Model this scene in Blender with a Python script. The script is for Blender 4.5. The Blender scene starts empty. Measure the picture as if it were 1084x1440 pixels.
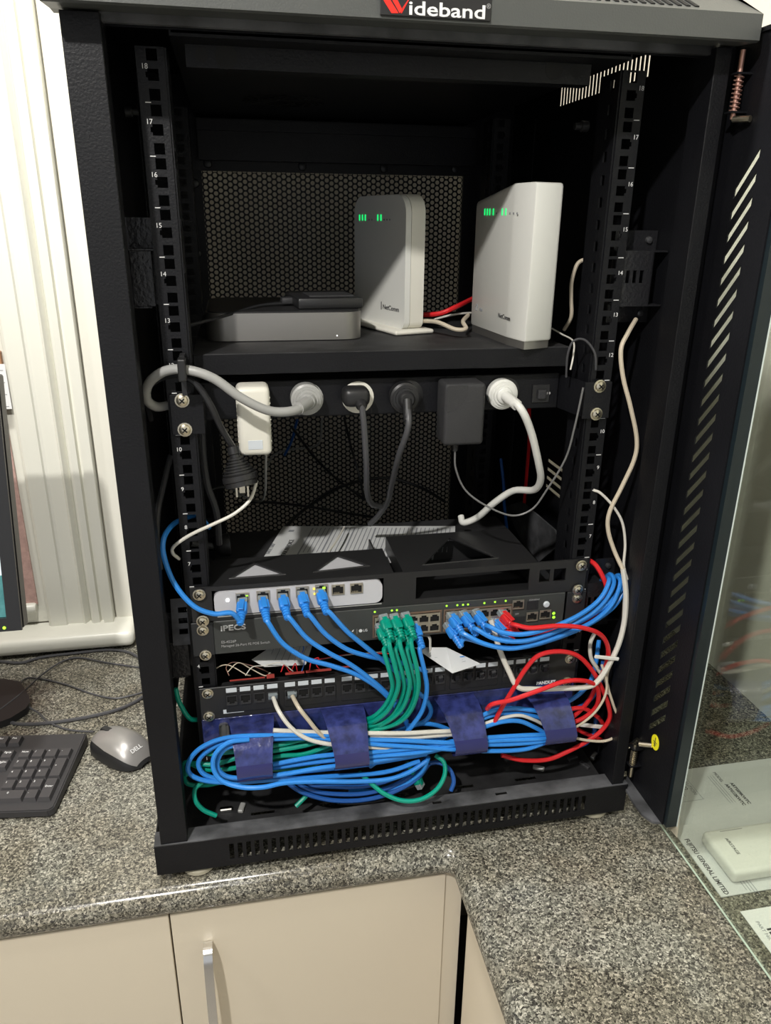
import bpy, bmesh, math, random
from mathutils import Vector, Matrix
random.seed(7)
S = bpy.context.scene
COL = S.collection
# ------------------------------------------------------------------ camera
CW, CH, F = 1084.0, 1440.0, 1072.03
YAW, PIT, ROL = -0.194897, -0.364939, -0.010272
CP = Vector((-0.1747, -0.8060, 0.65735))
RM = Matrix.Rotation(YAW, 3, 'Z') @ Matrix.Rotation(PIT, 3, 'X') @ Matrix.Rotation(ROL, 3, 'Y')
cd = bpy.data.cameras.new('camera'); cam = bpy.data.objects.new('camera', cd); COL.objects.link(cam)
cd.sensor_fit = 'HORIZONTAL'; cd.sensor_width = 36.0; cd.lens = F / CW * 36.0; cd.clip_start = 0.02
m3 = Matrix((RM.col[0], RM.col[2], -RM.col[1])).transposed()
cam.matrix_world = Matrix.Translation(CP) @ m3.to_4x4()
S.camera = cam
# ------------------------------------------------------------------ light, world, exposure
S.view_settings.view_transform = 'Standard'; S.view_settings.look = 'None'
S.view_settings.gamma = 1.0; S.view_settings.use_curve_mapping = False
S.view_settings.exposure = 0.0
w = bpy.data.worlds.new('world'); S.world = w; w.use_nodes = True
w.node_tree.nodes['Background'].inputs[0].default_value = (0.95, 0.97, 1.0, 1)
w.node_tree.nodes['Background'].inputs[1].default_value = 0.60
def lamp(name, loc, power, size, color=(1, 0.97, 0.92), target=None):
    l = bpy.data.lights.new(name, 'AREA'); l.shape = 'DISK'; l.size = size; l.energy = power; l.color = color
    o = bpy.data.objects.new(name, l); COL.objects.link(o); o.location = loc
    if target is not None:
        o.rotation_euler = (Vector(target) - Vector(loc)).to_track_quat('-Z', 'Y').to_euler()
    return o
lamp('ceiling_lamp', (-0.75, -1.25, 1.72), 37, 0.07, target=(-0.3, -0.3, 0))
lamp('ceiling_lamp', (-0.35, -0.10, 1.72), 27, 0.14)
lamp('ceiling_lamp', (-1.5, -0.5, 1.72), 10, 0.14)

# ------------------------------------------------------------------ helpers
def ray(px, py): return RM @ Vector(((px - CW/2) / F, 1.0, -(py - CH/2) / F))
def PY(px, py, y): d = ray(px, py); return CP + d * ((y - CP.y) / d.y)      # point of a line of sight at depth y
def PZ(px, py, z): d = ray(px, py); return CP + d * ((z - CP.z) / d.z)      # on a horizontal plane
def PX(px, py, x): d = ray(px, py); return CP + d * ((x - CP.x) / d.x)      # on a side plane
def PP(px, py, p0, n): d = ray(px, py); n = Vector(n); return CP + d * ((Vector(p0) - CP).dot(n) / d.dot(n))

MAT = {}
def mat(name, col, rough=0.5, metal=0.0, bump=0.0, bscale=400.0, var=0.0, vscale=30.0, emit=None, estr=0.0, coat=0.0, trans=0.0, alpha=1.0, spec=0.5, ior=1.45):
    if name in MAT: return MAT[name]
    m = bpy.data.materials.new(name); m.use_nodes = True; nt = m.node_tree; N = nt.nodes; L = nt.links
    b = N['Principled BSDF']
    b.inputs['Base Color'].default_value = (*col, 1); b.inputs['Roughness'].default_value = rough
    b.inputs['Metallic'].default_value = metal; b.inputs['Specular IOR Level'].default_value = spec
    b.inputs['Coat Weight'].default_value = coat; b.inputs['Transmission Weight'].default_value = trans
    b.inputs['Alpha'].default_value = alpha; b.inputs['IOR'].default_value = ior
    tc = N.new('ShaderNodeTexCoord')
    ns = N.new('ShaderNodeTexNoise'); ns.inputs['Scale'].default_value = vscale; ns.inputs['Detail'].default_value = 6
    L.new(tc.outputs['Object'], ns.inputs['Vector'])
    mx = N.new('ShaderNodeMix'); mx.data_type = 'RGBA'; mx.blend_type = 'MULTIPLY'
    cr = N.new('ShaderNodeValToRGB'); cr.color_ramp.elements[0].position = 0.35; cr.color_ramp.elements[1].position = 0.65
    cr.color_ramp.elements[0].color = (1-var, 1-var, 1-var, 1); cr.color_ramp.elements[1].color = (1, 1, 1, 1)
    L.new(ns.outputs['Fac'], cr.inputs['Fac']); mx.inputs[0].default_value = 1.0
    mx.inputs[6].default_value = (*col, 1); L.new(cr.outputs['Color'], mx.inputs[7]); L.new(mx.outputs[2], b.inputs['Base Color'])
    if bump > 0:
        n2 = N.new('ShaderNodeTexNoise'); n2.inputs['Scale'].default_value = bscale; n2.inputs['Detail'].default_value = 3
        L.new(tc.outputs['Object'], n2.inputs['Vector'])
        bp = N.new('ShaderNodeBump'); bp.inputs['Strength'].default_value = bump; bp.inputs['Distance'].default_value = 0.001
        L.new(n2.outputs['Fac'], bp.inputs['Height']); L.new(bp.outputs['Normal'], b.inputs['Normal'])
    if emit:
        b.inputs['Emission Color'].default_value = (*emit, 1); b.inputs['Emission Strength'].default_value = estr
    MAT[name] = m; return m

def granite():
    m = bpy.data.materials.new('granite'); m.use_nodes = True; nt = m.node_tree; N = nt.nodes; L = nt.links
    b = N['Principled BSDF']; tc = N.new('ShaderNodeTexCoord')
    v = N.new('ShaderNodeTexVoronoi'); v.inputs['Scale'].default_value = 520; v.inputs['Randomness'].default_value = 1
    nz = N.new('ShaderNodeTexNoise'); nz.inputs['Scale'].default_value = 420; nz.inputs['Detail'].default_value = 4
    L.new(tc.outputs['Object'], nz.inputs['Vector'])
    ad = N.new('ShaderNodeMix'); ad.data_type = 'VECTOR'; ad.inputs[0].default_value = 0.006
    L.new(tc.outputs['Object'], ad.inputs[4]); L.new(nz.outputs['Color'], ad.inputs[5]); L.new(ad.outputs[1], v.inputs['Vector'])
    sp = N.new('ShaderNodeSeparateColor'); L.new(v.outputs['Color'], sp.inputs[0])
    cr = N.new('ShaderNodeValToRGB'); e = cr.color_ramp.elements
    e[0].position = 0.0; e[0].color = (0.025, 0.023, 0.02, 1); e[1].position = 1.0; e[1].color = (0.46, 0.44, 0.37, 1)
    for p, c in ((0.22, (0.052, 0.05, 0.043)), (0.42, (0.113, 0.111, 0.092)), (0.62, (0.178, 0.173, 0.142)), (0.82, (0.265, 0.257, 0.215))):
        q = cr.color_ramp.elements.new(p); q.color = (*c, 1)
    L.new(sp.outputs[0], cr.inputs['Fac'])
    n3 = N.new('ShaderNodeTexNoise'); n3.inputs['Scale'].default_value = 14; L.new(tc.outputs['Object'], n3.inputs['Vector'])
    c3 = N.new('ShaderNodeValToRGB'); c3.color_ramp.elements[0].position = .4; c3.color_ramp.elements[0].color = (.80, .76, .71, 1)
    c3.color_ramp.elements[1].position = .6; c3.color_ramp.elements[1].color = (1, 1, 1, 1); L.new(n3.outputs['Fac'], c3.inputs['Fac'])
    mx = N.new('ShaderNodeMix'); mx.data_type = 'RGBA'; mx.blend_type = 'MULTIPLY'; mx.inputs[0].default_value = 1
    L.new(cr.outputs['Color'], mx.inputs[6]); L.new(c3.outputs['Color'], mx.inputs[7]); L.new(mx.outputs[2], b.inputs['Base Color'])
    b.inputs['Roughness'].default_value = 0.15
    bp = N.new('ShaderNodeBump'); bp.inputs['Strength'].default_value = 0.12; bp.inputs['Distance'].default_value = .0006
    L.new(sp.outputs[0], bp.inputs['Height']); L.new(bp.outputs['Normal'], b.inputs['Normal'])
    return m
M_GRAN = granite()
M_BLK = mat('black_powder_coat', (0.0065, 0.0067, 0.0085), 0.45, spec=0.33, bump=0.35, bscale=420, var=0.25, vscale=12)
M_BRK = mat('bracket_black_paint', (0.014, 0.014, 0.016), 0.3, bump=0.8, bscale=250, spec=0.6)
M_BLKG = mat('cap_powder_coat', (0.072, 0.076, 0.073), 0.42, bump=0.2, bscale=600)
M_DUST_LIT = mat('dusty_and_lit_black', (0.105, 0.107, 0.115), 0.7, bump=0.3, bscale=300, var=0.75, vscale=22)  # dust on ledge and door cap; light painted into the top lip
M_DUST2 = mat('dusty_floor_black', (0.03, 0.03, 0.032), 0.6, bump=0.3, bscale=300, var=0.6, vscale=30)
M_PL = mat('black_plastic', (0.018, 0.018, 0.019), 0.38)
M_PLM = mat('matt_black_plastic', (0.03, 0.03, 0.032), 0.6, bump=0.4, bscale=900)
M_HOLE = mat('socket_dark', (0.004, 0.004, 0.004), 0.7)
M_WHT = mat('white_plastic', (0.70, 0.70, 0.66), 0.4)
M_WHT2 = mat('warm_white_plastic', (0.74, 0.72, 0.64), 0.4)
M_GREY = mat('grey_plastic', (0.34, 0.34, 0.33), 0.4)
M_SIL = mat('brushed_aluminium', (0.32, 0.31, 0.295), 0.42, metal=0.85)
M_CHR = mat('chrome', (0.75, 0.74, 0.72), 0.18, metal=1.0)
M_BRS = mat('zinc_plated_steel', (0.72, 0.66, 0.52), 0.28, metal=1.0)
M_COP = mat('copper_tinted_steel', (0.62, 0.36, 0.29), 0.35, metal=0.8)
M_BLUE = mat('blue_cable_jacket', (0.03, 0.235, 0.70), 0.32)
M_BLUED = mat('deep_blue_cable_jacket', (0.015, 0.09, 0.34), 0.35)
M_GRN = mat('green_cable_jacket', (0.0, 0.27, 0.19), 0.32)
M_RED = mat('red_cable_jacket', (0.62, 0.018, 0.022), 0.35)
M_CWH = mat('white_cable_jacket', (0.62, 0.60, 0.54), 0.4)
M_CCR = mat('cream_cable_jacket', (0.55, 0.48, 0.37), 0.45)
M_CGR = mat('grey_cable_jacket', (0.36, 0.36, 0.34), 0.4)
M_CDG = mat('dark_grey_cable_jacket', (0.06, 0.06, 0.065), 0.4)
M_CMD = mat('mid_grey_cable_jacket', (0.13, 0.13, 0.13), 0.4)
M_CBK = mat('black_cable_jacket', (0.02, 0.02, 0.022), 0.38)
M_CLR = mat('clear_plug_plastic', (0.35, 0.4, 0.42), 0.2, trans=0.4)
M_NAVY = mat('navy_film', (0.034, 0.046, 0.19), 0.22, bump=1.0, bscale=90, var=0.6, vscale=80, coat=0.5)
M_NAVYS = mat('navy_film_smooth', (0.028, 0.032, 0.15), 0.16, coat=0.6)
M_CRM = mat('cream_paint', (0.72, 0.715, 0.64), 0.35, bump=0.15, bscale=60)
M_WALL = mat('wall_paint', (0.70, 0.65, 0.55), 0.6, bump=0.1, bscale=200)
M_WALLR = mat('right_wall_paint', (0.74, 0.725, 0.645), 0.6, bump=0.1, bscale=200)
M_CAB = mat('cream_laminate', (0.68, 0.61, 0.49), 0.32)
M_DARKGAP = mat('dark_recess', (0.01, 0.01, 0.01), 0.8)
M_PINK = mat('pink_blind_fabric', (0.55, 0.36, 0.32), 0.85, bump=0.5, bscale=250, var=0.2, vscale=120)
M_WOOD = mat('tan_timber', (0.45, 0.24, 0.13), 0.5, var=0.3)
M_CEIL = mat('ceiling_paint', (0.8, 0.8, 0.78), 0.8)
M_FLR = mat('floor_vinyl', (0.32, 0.30, 0.27), 0.5, var=0.2)
M_PAP = mat('paper', (0.78, 0.78, 0.78), 0.6)
M_PAPB = mat('bag_paper', (0.62, 0.63, 0.63), 0.45, bump=0.5, bscale=14)
M_INK = mat('black_ink', (0.03, 0.03, 0.035), 0.6)
M_INKG = mat('grey_ink', (0.25, 0.26, 0.28), 0.6)
M_PRINT = mat('white_print', (0.72, 0.72, 0.72), 0.5)
M_PRG = mat('grey_print', (0.34, 0.34, 0.34), 0.5)
M_LOGOR = mat('red_logo', (0.75, 0.03, 0.02), 0.35)
M_YEL = mat('yellow_sticker', (0.85, 0.78, 0.02), 0.4)
M_LEDG = mat('green_led', (0.02, 0.5, 0.1), 0.4, emit=(0.01, 0.9, 0.2), estr=1.0)
M_LEDY = mat('lime_led', (0.3, 0.6, 0.02), 0.4, emit=(0.35, 1.0, 0.05), estr=1.4)
M_LEDA = mat('amber_led', (0.6, 0.5, 0.05), 0.4, emit=(1.0, 0.75, 0.1), estr=1.1)
M_LEDW = mat('white_led', (0.8, 0.8, 0.8), 0.4, emit=(1, 1, 1), estr=1.5)
M_SWF = mat('switch_grey_metal', (0.045, 0.048, 0.046), 0.4)
M_SWT = mat('switch_dark_metal', (0.02, 0.021, 0.023), 0.45)
M_BRZ = mat('bronze_port_surround', (0.22, 0.15, 0.11), 0.4, metal=0.5)
M_PORT = mat('port_shield_metal', (0.5, 0.46, 0.38), 0.35, metal=0.8)
M_GLW = mat('gateway_white', (0.52, 0.52, 0.55), 0.4)
M_KEY = mat('key_plastic', (0.045, 0.043, 0.045), 0.5)
M_KB = mat('keyboard_plastic', (0.032, 0.031, 0.033), 0.45)
M_MSIL = mat('mouse_silver', (0.30, 0.29, 0.28), 0.35, metal=0.45)
M_SCR = mat('monitor_screen', (0.1, 0.12, 0.12), 0.2, emit=(0.85, 0.95, 1.0), estr=0.9)
M_SCRG = mat('monitor_picture', (0.05, 0.12, 0.12), 0.2, var=0.7, vscale=60, emit=(0.05, 0.25, 0.25), estr=0.6)
M_BEZ = mat('monitor_bezel', (0.015, 0.015, 0.016), 0.3)
M_LBL = mat('label_strip', (0.6, 0.64, 0.68), 0.5)
M_REDP = mat('red_circuit_strip', (0.35, 0.05, 0.04), 0.5)
M_TAN = mat('handset_tan', (0.5, 0.36, 0.24), 0.4)
M_RUB = mat('foot_rubber', (0.42, 0.39, 0.30), 0.6)
M_FELT = mat('edge_seal', (0.007, 0.012, 0.015), 0.3)
M_STEEL = mat('bracket_steel', (0.10, 0.10, 0.105), 0.35, metal=0.5, var=0.5, vscale=60)

def glass_mat():
    m = bpy.data.materials.new('tinted_glass'); m.use_nodes = True; nt = m.node_tree; N = nt.nodes; L = nt.links
    N.remove(N['Principled BSDF']); o = N['Material Output']
    tr = N.new('ShaderNodeBsdfTransparent'); tr.inputs[0].default_value = (0.925, 0.95, 0.915, 1)
    gl = N.new('ShaderNodeBsdfGlossy'); gl.inputs[0].default_value = (1, 1, 1, 1); gl.inputs['Roughness'].default_value = 0.02
    fr = N.new('ShaderNodeFresnel'); ge = N.new('ShaderNodeNewGeometry'); mr = N.new('ShaderNodeMapRange')
    mr.inputs[3].default_value = 1.5; mr.inputs[4].default_value = 1/1.5; L.new(ge.outputs['Backfacing'], mr.inputs[0]); L.new(mr.outputs[0], fr.inputs[0])
    mx = N.new('ShaderNodeMixShader'); L.new(fr.outputs[0], mx.inputs[0]); L.new(tr.outputs[0], mx.inputs[1]); L.new(gl.outputs[0], mx.inputs[2])
    L.new(mx.outputs[0], o.inputs[0]); return m
M_GLASS = glass_mat()
M_GEDGE = mat('glass_edge', (0.55, 0.62, 0.58), 0.3)

OFF = {}
def BM(): return bmesh.new()
def link(o, parent):
    COL.objects.link(o)
    if parent: o.parent = parent
def thing(name, label, cat, loc=(0, 0, 0), group=None):
    o = bpy.data.objects.new(name, None); o.empty_display_size = 0.01; COL.objects.link(o); o.location = loc
    OFF[o.name] = Vector(loc); o['label'] = label; o['category'] = cat
    if group: o['group'] = group
    return o
def obj(name, bm, m, parent=None, label=None, smooth=False, kind=None):
    """one mesh object; vertices are given in world space and stored relative to the thing"""
    off = OFF[parent.name] if parent else Vector((0, 0, 0))
    if parent is None and kind != 'structure' and len(bm.verts):
        xs = [v.co for v in bm.verts]
        off = Vector((sum(v.x for v in xs)/len(xs), sum(v.y for v in xs)/len(xs), min(v.z for v in xs)))
    for v in bm.verts: v.co -= off
    me = bpy.data.meshes.new(name); bm.to_mesh(me); bm.free()
    if isinstance(m, (list, tuple)):
        for q in m: me.materials.append(q)
    else: me.materials.append(m)
    if smooth:
        me.polygons.foreach_set('use_smooth', [True]*len(me.polygons))
        try: me.set_sharp_from_angle(angle=math.radians(40))
        except Exception: pass
    o = bpy.data.objects.new(name, me); link(o, parent)
    if parent is None: o.location = off
    OFF[o.name] = off
    if label: o['label'] = label
    if kind: o['kind'] = kind
    return o
def tag(o, label, cat, group=None):
    o['label'] = label; o['category'] = cat
    if group: o['group'] = group
    return o
def struct(name, bm, m, parent=None, smooth=False):
    return obj(name, bm, m, parent, kind='structure' if parent is None else None, smooth=smooth)

def quad(bm, pts, mi=0):
    f = bm.faces.new([bm.verts.new(p) for p in pts]); f.material_index = mi; return f
def box(bm, a, b, bev=0.0, seg=2, mi=0):
    a, b = Vector(a), Vector(b)
    lo = Vector((min(a.x, b.x), min(a.y, b.y), min(a.z, b.z))); hi = Vector((max(a.x, b.x), max(a.y, b.y), max(a.z, b.z)))
    r = bmesh.ops.create_cube(bm, size=1.0); vs = r['verts']; c = (lo+hi)/2; s = hi-lo
    for v in vs: v.co = Vector((v.co.x*s.x, v.co.y*s.y, v.co.z*s.z)) + c
    fs = set(f for v in vs for f in v.link_faces)
    for f in fs: f.material_index = mi
    if bev > 0:
        es = list(set(e for v in vs for e in v.link_edges))
        bmesh.ops.bevel(bm, geom=es, offset=bev, segments=seg, affect='EDGES', profile=0.5)
    return bm
def xbox(bm, mtx, size, bev=0.0, seg=2):
    """box of a size centred on a matrix"""
    n0 = len(bm.verts); tmp = bmesh.new(); box(tmp, Vector(size)*-0.5, Vector(size)*0.5, bev, seg)
    mp = {}
    for v in tmp.verts: mp[v] = bm.verts.new(mtx @ v.co)
    for f in tmp.faces: bm.faces.new([mp[v] for v in f.verts])
    tmp.free(); return bm
def frame_mtx(o, xd, zd):
    x = Vector(xd).normalized(); z = Vector(zd).normalized(); y = z.cross(x).normalized(); z = x.cross(y)
    m = Matrix((x, y, z)).transposed().to_4x4(); m.translation = Vector(o); return m
def lathe(bm, o, axis, prof, n=20, capped=True):
    """profile = [(distance along axis, radius)]"""
    ax = Vector(axis).normalized(); t = Vector((0, 0, 1)) if abs(ax.z) < 0.9 else Vector((1, 0, 0))
    u = ax.cross(t).normalized(); v = ax.cross(u); o = Vector(o); rings = []
    for d, r in prof:
        rings.append([bm.verts.new(o + ax*d + (u*math.cos(2*math.pi*k/n) + v*math.sin(2*math.pi*k/n))*r) for k in range(n)])
    for a, b in zip(rings, rings[1:]):
        for k in range(n): bm.faces.new([a[k], a[(k+1) % n], b[(k+1) % n], b[k]])
    if capped: bm.faces.new(rings[0][::-1]); bm.faces.new(rings[-1])
    return bm
def spline(P, sub=6):
    P = [Vector(p) for p in P]
    if len(P) < 3: return P
    Q = [P[0]*2-P[1]] + P + [P[-1]*2-P[-2]]; out = []
    for i in range(1, len(Q)-2):
        p0, p1, p2, p3 = Q[i-1:i+3]
        for k in range(sub):
            t = k/sub
            out.append(0.5*((2*p1)+(p2-p0)*t+(2*p0-5*p1+4*p2-p3)*t*t+(3*p1-p0-3*p2+p3)*t*t*t))
    out.append(P[-1]); return out
def tube(bm, P, r, n=8, sub=6, flat=1.0):
    C = spline(P, sub); T = []
    for i in range(len(C)):
        T.append((C[min(i+1, len(C)-1)]-C[max(i-1, 0)]).normalized())
    t0 = T[0]; h = Vector((0, 0, 1)) if abs(t0.z) < 0.9 else Vector((1, 0, 0)); u = t0.cross(h).normalized(); rings = []
    for i, c in enumerate(C):
        t = T[i]; u = (u - t*u.dot(t)).normalized(); v = t.cross(u)
        rings.append([bm.verts.new(c + (u*math.cos(2*math.pi*k/n) + v*math.sin(2*math.pi*k/n)*flat)*r) for k in range(n)])
    for a, b in zip(rings, rings[1:]):
        for k in range(n): bm.faces.new([a[k], a[(k+1) % n], b[(k+1) % n], b[k]])
    bm.faces.new(rings[0][::-1]); bm.faces.new(rings[-1]); return bm
def plate(bm, O, ux, uz, W, H, holes, th):
    """flat sheet from O along ux, uz with rectangular holes [(x0,x1,z0,z1)], thickness th along ux x uz"""
    O, ux, uz = Vector(O), Vector(ux), Vector(uz); nn = ux.cross(uz).normalized()*th
    xs = sorted(set([0, W] + [round(v, 6) for h in holes for v in h[:2]])); zs = sorted(set([0, H] + [round(v, 6) for h in holes for v in h[2:]]))
    nx, nz = len(xs)-1, len(zs)-1; full = [[True]*nz for _ in range(nx)]
    for h in holes:
        for i in range(nx):
            if not (h[0]-1e-6 <= xs[i] and xs[i+1] <= h[1]+1e-6): continue
            for j in range(nz):
                if h[2]-1e-6 <= zs[j] and zs[j+1] <= h[3]+1e-6: full[i][j] = False
    V = {}
    def vt(i, j, k):
        if (i, j, k) not in V: V[(i, j, k)] = bm.verts.new(O+ux*xs[i]+uz*zs[j]+nn*k)
        return V[(i, j, k)]
    g = lambda i, j: 0 <= i < nx and 0 <= j < nz and full[i][j]
    for i in range(nx):
        for j in range(nz):
            if not full[i][j]: continue
            bm.faces.new([vt(i, j, 1), vt(i+1, j, 1), vt(i+1, j+1, 1), vt(i, j+1, 1)])
            bm.faces.new([vt(i, j, 0), vt(i, j+1, 0), vt(i+1, j+1, 0), vt(i+1, j, 0)])
            if not g(i-1, j): bm.faces.new([vt(i, j, 0), vt(i, j, 1), vt(i, j+1, 1), vt(i, j+1, 0)])
            if not g(i+1, j): bm.faces.new([vt(i+1, j, 0), vt(i+1, j+1, 0), vt(i+1, j+1, 1), vt(i+1, j, 1)])
            if not g(i, j-1): bm.faces.new([vt(i, j, 0), vt(i+1, j, 0), vt(i+1, j, 1), vt(i, j, 1)])
            if not g(i, j+1): bm.faces.new([vt(i, j+1, 0), vt(i, j+1, 1), vt(i+1, j+1, 1), vt(i+1, j+1, 0)])
    return bm
def prism(bm, pts, ext):
    """polygon pts extruded by the vector ext"""
    ext = Vector(ext); a = [bm.verts.new(Vector(p)) for p in pts]; b = [bm.verts.new(Vector(p)+ext) for p in pts]; n = len(a)
    bm.faces.new(a); bm.faces.new(b[::-1])
    for k in range(n): bm.faces.new([a[k], b[k], b[(k+1) % n], a[(k+1) % n]])
    bmesh.ops.recalc_face_normals(bm, faces=bm.faces[:]); return bm
def text(name, s, o, size, xd, zd, m, parent, align='LEFT', ext=0.00015, bold=0.0, wide=1.0):
    """flat print: lettering lying on a surface; xd = reading direction, zd = up of the letters"""
    cu = bpy.data.curves.new(name, 'FONT'); cu.body = s; cu.size = size; cu.align_x = align; cu.extrude = ext; cu.offset = bold; cu.resolution_u = 3
    t = bpy.data.objects.new(name+'_tmp', cu); COL.objects.link(t)
    dg = bpy.context.evaluated_depsgraph_get(); me = bpy.data.meshes.new_from_object(t.evaluated_get(dg))
    COL.objects.unlink(t); bpy.data.objects.remove(t)
    x = Vector(xd).normalized(); z = Vector(zd).normalized(); n = x.cross(z).normalized()
    mm = Matrix((x*wide, z, n)).transposed().to_4x4(); mm.translation = Vector(o)
    me.transform(mm); off = OFF[parent.name]; me.transform(Matrix.Translation(-off))
    me.materials.clear(); me.materials.append(m); me.name = name
    ob = bpy.data.objects.new(name, me); link(ob, parent); OFF[ob.name] = off; return ob
def screw(parent, p, r=0.0055, m=None, n=(0, -1, 0)):
    bm = BM(); n = Vector(n); p = Vector(p)
    lathe(bm, p, n, [(0, r*1.25), (0.0012, r*1.25), (0.0014, r), (0.0032, r*0.9), (0.0042, r*0.55), (0.0044, 0.0001)], 14)
    s = obj('rack_screw', bm, m or M_BRS, parent, smooth=True)
    b2 = BM(); mt = frame_mtx(p+n*0.0044, (1, 0, 1), n.cross(Vector((1, 0, 1)))); xbox(b2, mt, (r*1.1, 0.0006, r*0.22)); mt = frame_mtx(p+n*0.0044, (1, 0, -1), n.cross(Vector((1, 0, -1)))); xbox(b2, mt, (r*1.1, 0.0006, r*0.22))
    obj('recess', b2, M_HOLE, s); return s

U = 0.04445
# ================================================================== SETTING
BZ = -0.100      # top of the worktop
bm = BM(); quad(bm, [(-3, -3.5, -1.0), (0.65, -3.5, -1.0), (0.65, 0.58, -1.0), (-3, 0.58, -1.0)]); struct('floor', bm, M_FLR)
bm = BM(); box(bm, (-3, -3.5, 1.75), (0.75, 0.68, 1.8)); struct('ceiling', bm, M_CEIL)
bm = BM(); box(bm, (-3, 0.58, -1.0), (0.75, 0.68, 1.75)); struct('wall_back', bm, M_WALL)
bm = BM(); box(bm, (0.65, -3.5, -1.0), (0.75, 0.58, 1.75)); struct('wall_right', bm, M_WALLR)
bm = BM(); box(bm, (-3.1, -3.5, -1.0), (-3, 0.58, 1.75)); struct('wall_left', bm, M_WALL)
# architrave : moulded profile running up the wall, seen on its face
def archx(px, py): return PY(px, py, 0.55).x
prof = []      # (x, y) of the moulding's cross section
x0, x1 = -0.549, -0.432
for f, y in ((0, .58), (0, .556), (.04, .553), (.27, .553), (.29, .557), (.33, .558), (.52, .556), (.56, .552), (.60, .560), (.62, .566), (.645, .560), (.66, .553), (.70, .551), (.78, .553), (.80, .562), (.83, .562), (.85, .550), (.99, .550), (1.0, .553), (1.0, .58)):
    prof.append((x0+(x1-x0)*f, y))
bm = BM(); prism(bm, [(x, y, -0.062) for x, y in prof], (0, 0, 1.35)); arch = struct('trim_1', bm, M_CRM)
# a flat facing strip right of the architrave, and the sill
bm = BM(); box(bm, (-0.430, 0.568, -0.095), (-0.385, 0.58, 1.75), 0.002); struct('trim_3', bm, M_WALLR)
bm = BM(); box(bm, (-1.4, 0.505, -0.094), (-0.392, 0.58, -0.062), 0.012, 4); struct('trim_2', bm, M_CRM, smooth=True)
# window with its blind, left of the architrave
win = bpy.data.objects.new('window_1', None); COL.objects.link(win); win.location = (-0.9, 0.57, 0.4); OFF[win.name] = Vector(win.location); win['kind'] = 'structure'
bm = BM(); box(bm, (-1.35, 0.572, -0.06), (-0.553, 0.58, 1.3)); obj('window_frame', bm, M_CRM, win)
bm = BM(); box(bm, (-1.30, 0.566, -0.02), (-0.566, 0.570, 0.40)); obj('blind', bm, M_PINK, win, label='pink woven roller blind')
bm = BM(); lathe(bm, (-1.30, 0.562, -0.025), (1, 0, 0), [(0, .010), (.728, .010), (.732, .008)], 14); obj('bottom_rail', bm, M_CRM, win, smooth=True)
bm = BM(); box(bm, (-1.30, 0.560, 0.425), (-0.556, 0.572, 0.45), 0.002); obj('glazing_bar', bm, M_WOOD, win, label='brown timber glazing bar')
bm = BM()
for k in range(9): lathe(bm, (-1.30, 0.562, 0.46+k*0.012), (1, 0, 0), [(0, .006), (.74, .006)], 6)
obj('shade', bm, M_CCR, win, smooth=True)

# ---- worktop (L-shaped, bullnosed) : a thing
wt = thing('worktop', 'speckled brown-grey granite worktop turning an L-shaped corner under the rack', 'worktop', (0, 0.2, BZ-0.035))
nose = [(-0.0, 0), (-0.006, -0.001), (-0.013, -0.005), (-0.019, -0.013), (-0.021, -0.021), (-0.019, -0.029), (-0.014, -0.035)]
yE, xE = -0.062, 0.081     # where the flat top ends (front of the wall run, left of the arm)
bm = BM()
def ring(i):
    d, h = nose[i]; z = BZ + h
    # outline going: left end front edge -> inner corner -> arm left edge down ; corner softened
    pts = []
    pts.append((-1.6, yE+d)); c = (xE-0.021-0.012, yE-0.021-0.012)
    R = 0.012-( -d)+0.021     # inner corner radius grows toward the flat top
    for k in range(7):
        a = math.pi/2 - k*(math.pi/2)/6
        pts.append((c[0]+R*math.cos(a), c[1]+R*math.sin(a)))
    pts.append((xE+d, -1.6))
    return [bm.verts.new((x, y, z)) for x, y in pts]
rs = [ring(i) for i in range(len(nose))]
for a, b in zip(rs, rs[1:]):
    for k in range(len(a)-1): bm.faces.new([a[k], b[k], b[k+1], a[k+1]])
A = rs[0]
top = A + [bm.verts.new((0.65, -1.6, BZ)), bm.verts.new((0.65, 0.58, BZ)), bm.verts.new((-1.6, 0.58, BZ))]
bm.faces.new(top)
Bt = rs[-1]
bm.faces.new((Bt + [bm.verts.new((0.65, -1.6, BZ-.035)), bm.verts.new((0.65, 0.58, BZ-.035)), bm.verts.new((-1.6, 0.58, BZ-.035))])[::-1])
bmesh.ops.recalc_face_normals(bm, faces=bm.faces[:])
obj('slab', bm, M_GRAN, wt, smooth=True)

# ---- cupboards below
cu = thing('base_cupboard', 'cream laminate base cupboard under the worktop with bow-shaped chrome handle', 'cabinet', (-0.1, 0.1, -1.0))
DY = -0.072
bm = BM(); box(bm, (-1.0, DY+0.022, -0.95), (0.056, 0.55, BZ-0.0355)); obj('body', bm, M_CAB, cu)
bm = BM(); box(bm, (-1.0, 0.0, -1.0), (0.056, 0.5, -0.951)); obj('kickboard', bm, M_DARKGAP, cu)
d1 = BM(); box(d1, (-0.2945, DY, -0.93), (0.056, DY+0.019, BZ-0.041), 0.001); dr = obj('door', d1, M_CAB, cu)
bm = BM(); hx = -0.2525
hp = [(hx, DY-0.001, -0.196), (hx, DY-0.018, -0.199), (hx, DY-0.027, -0.24), (hx, DY-0.031, -0.30), (hx, DY-0.027, -0.36), (hx, DY-0.018, -0.402), (hx, DY-0.001, -0.405)]
C = spline(hp, 5); prev = None
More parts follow.
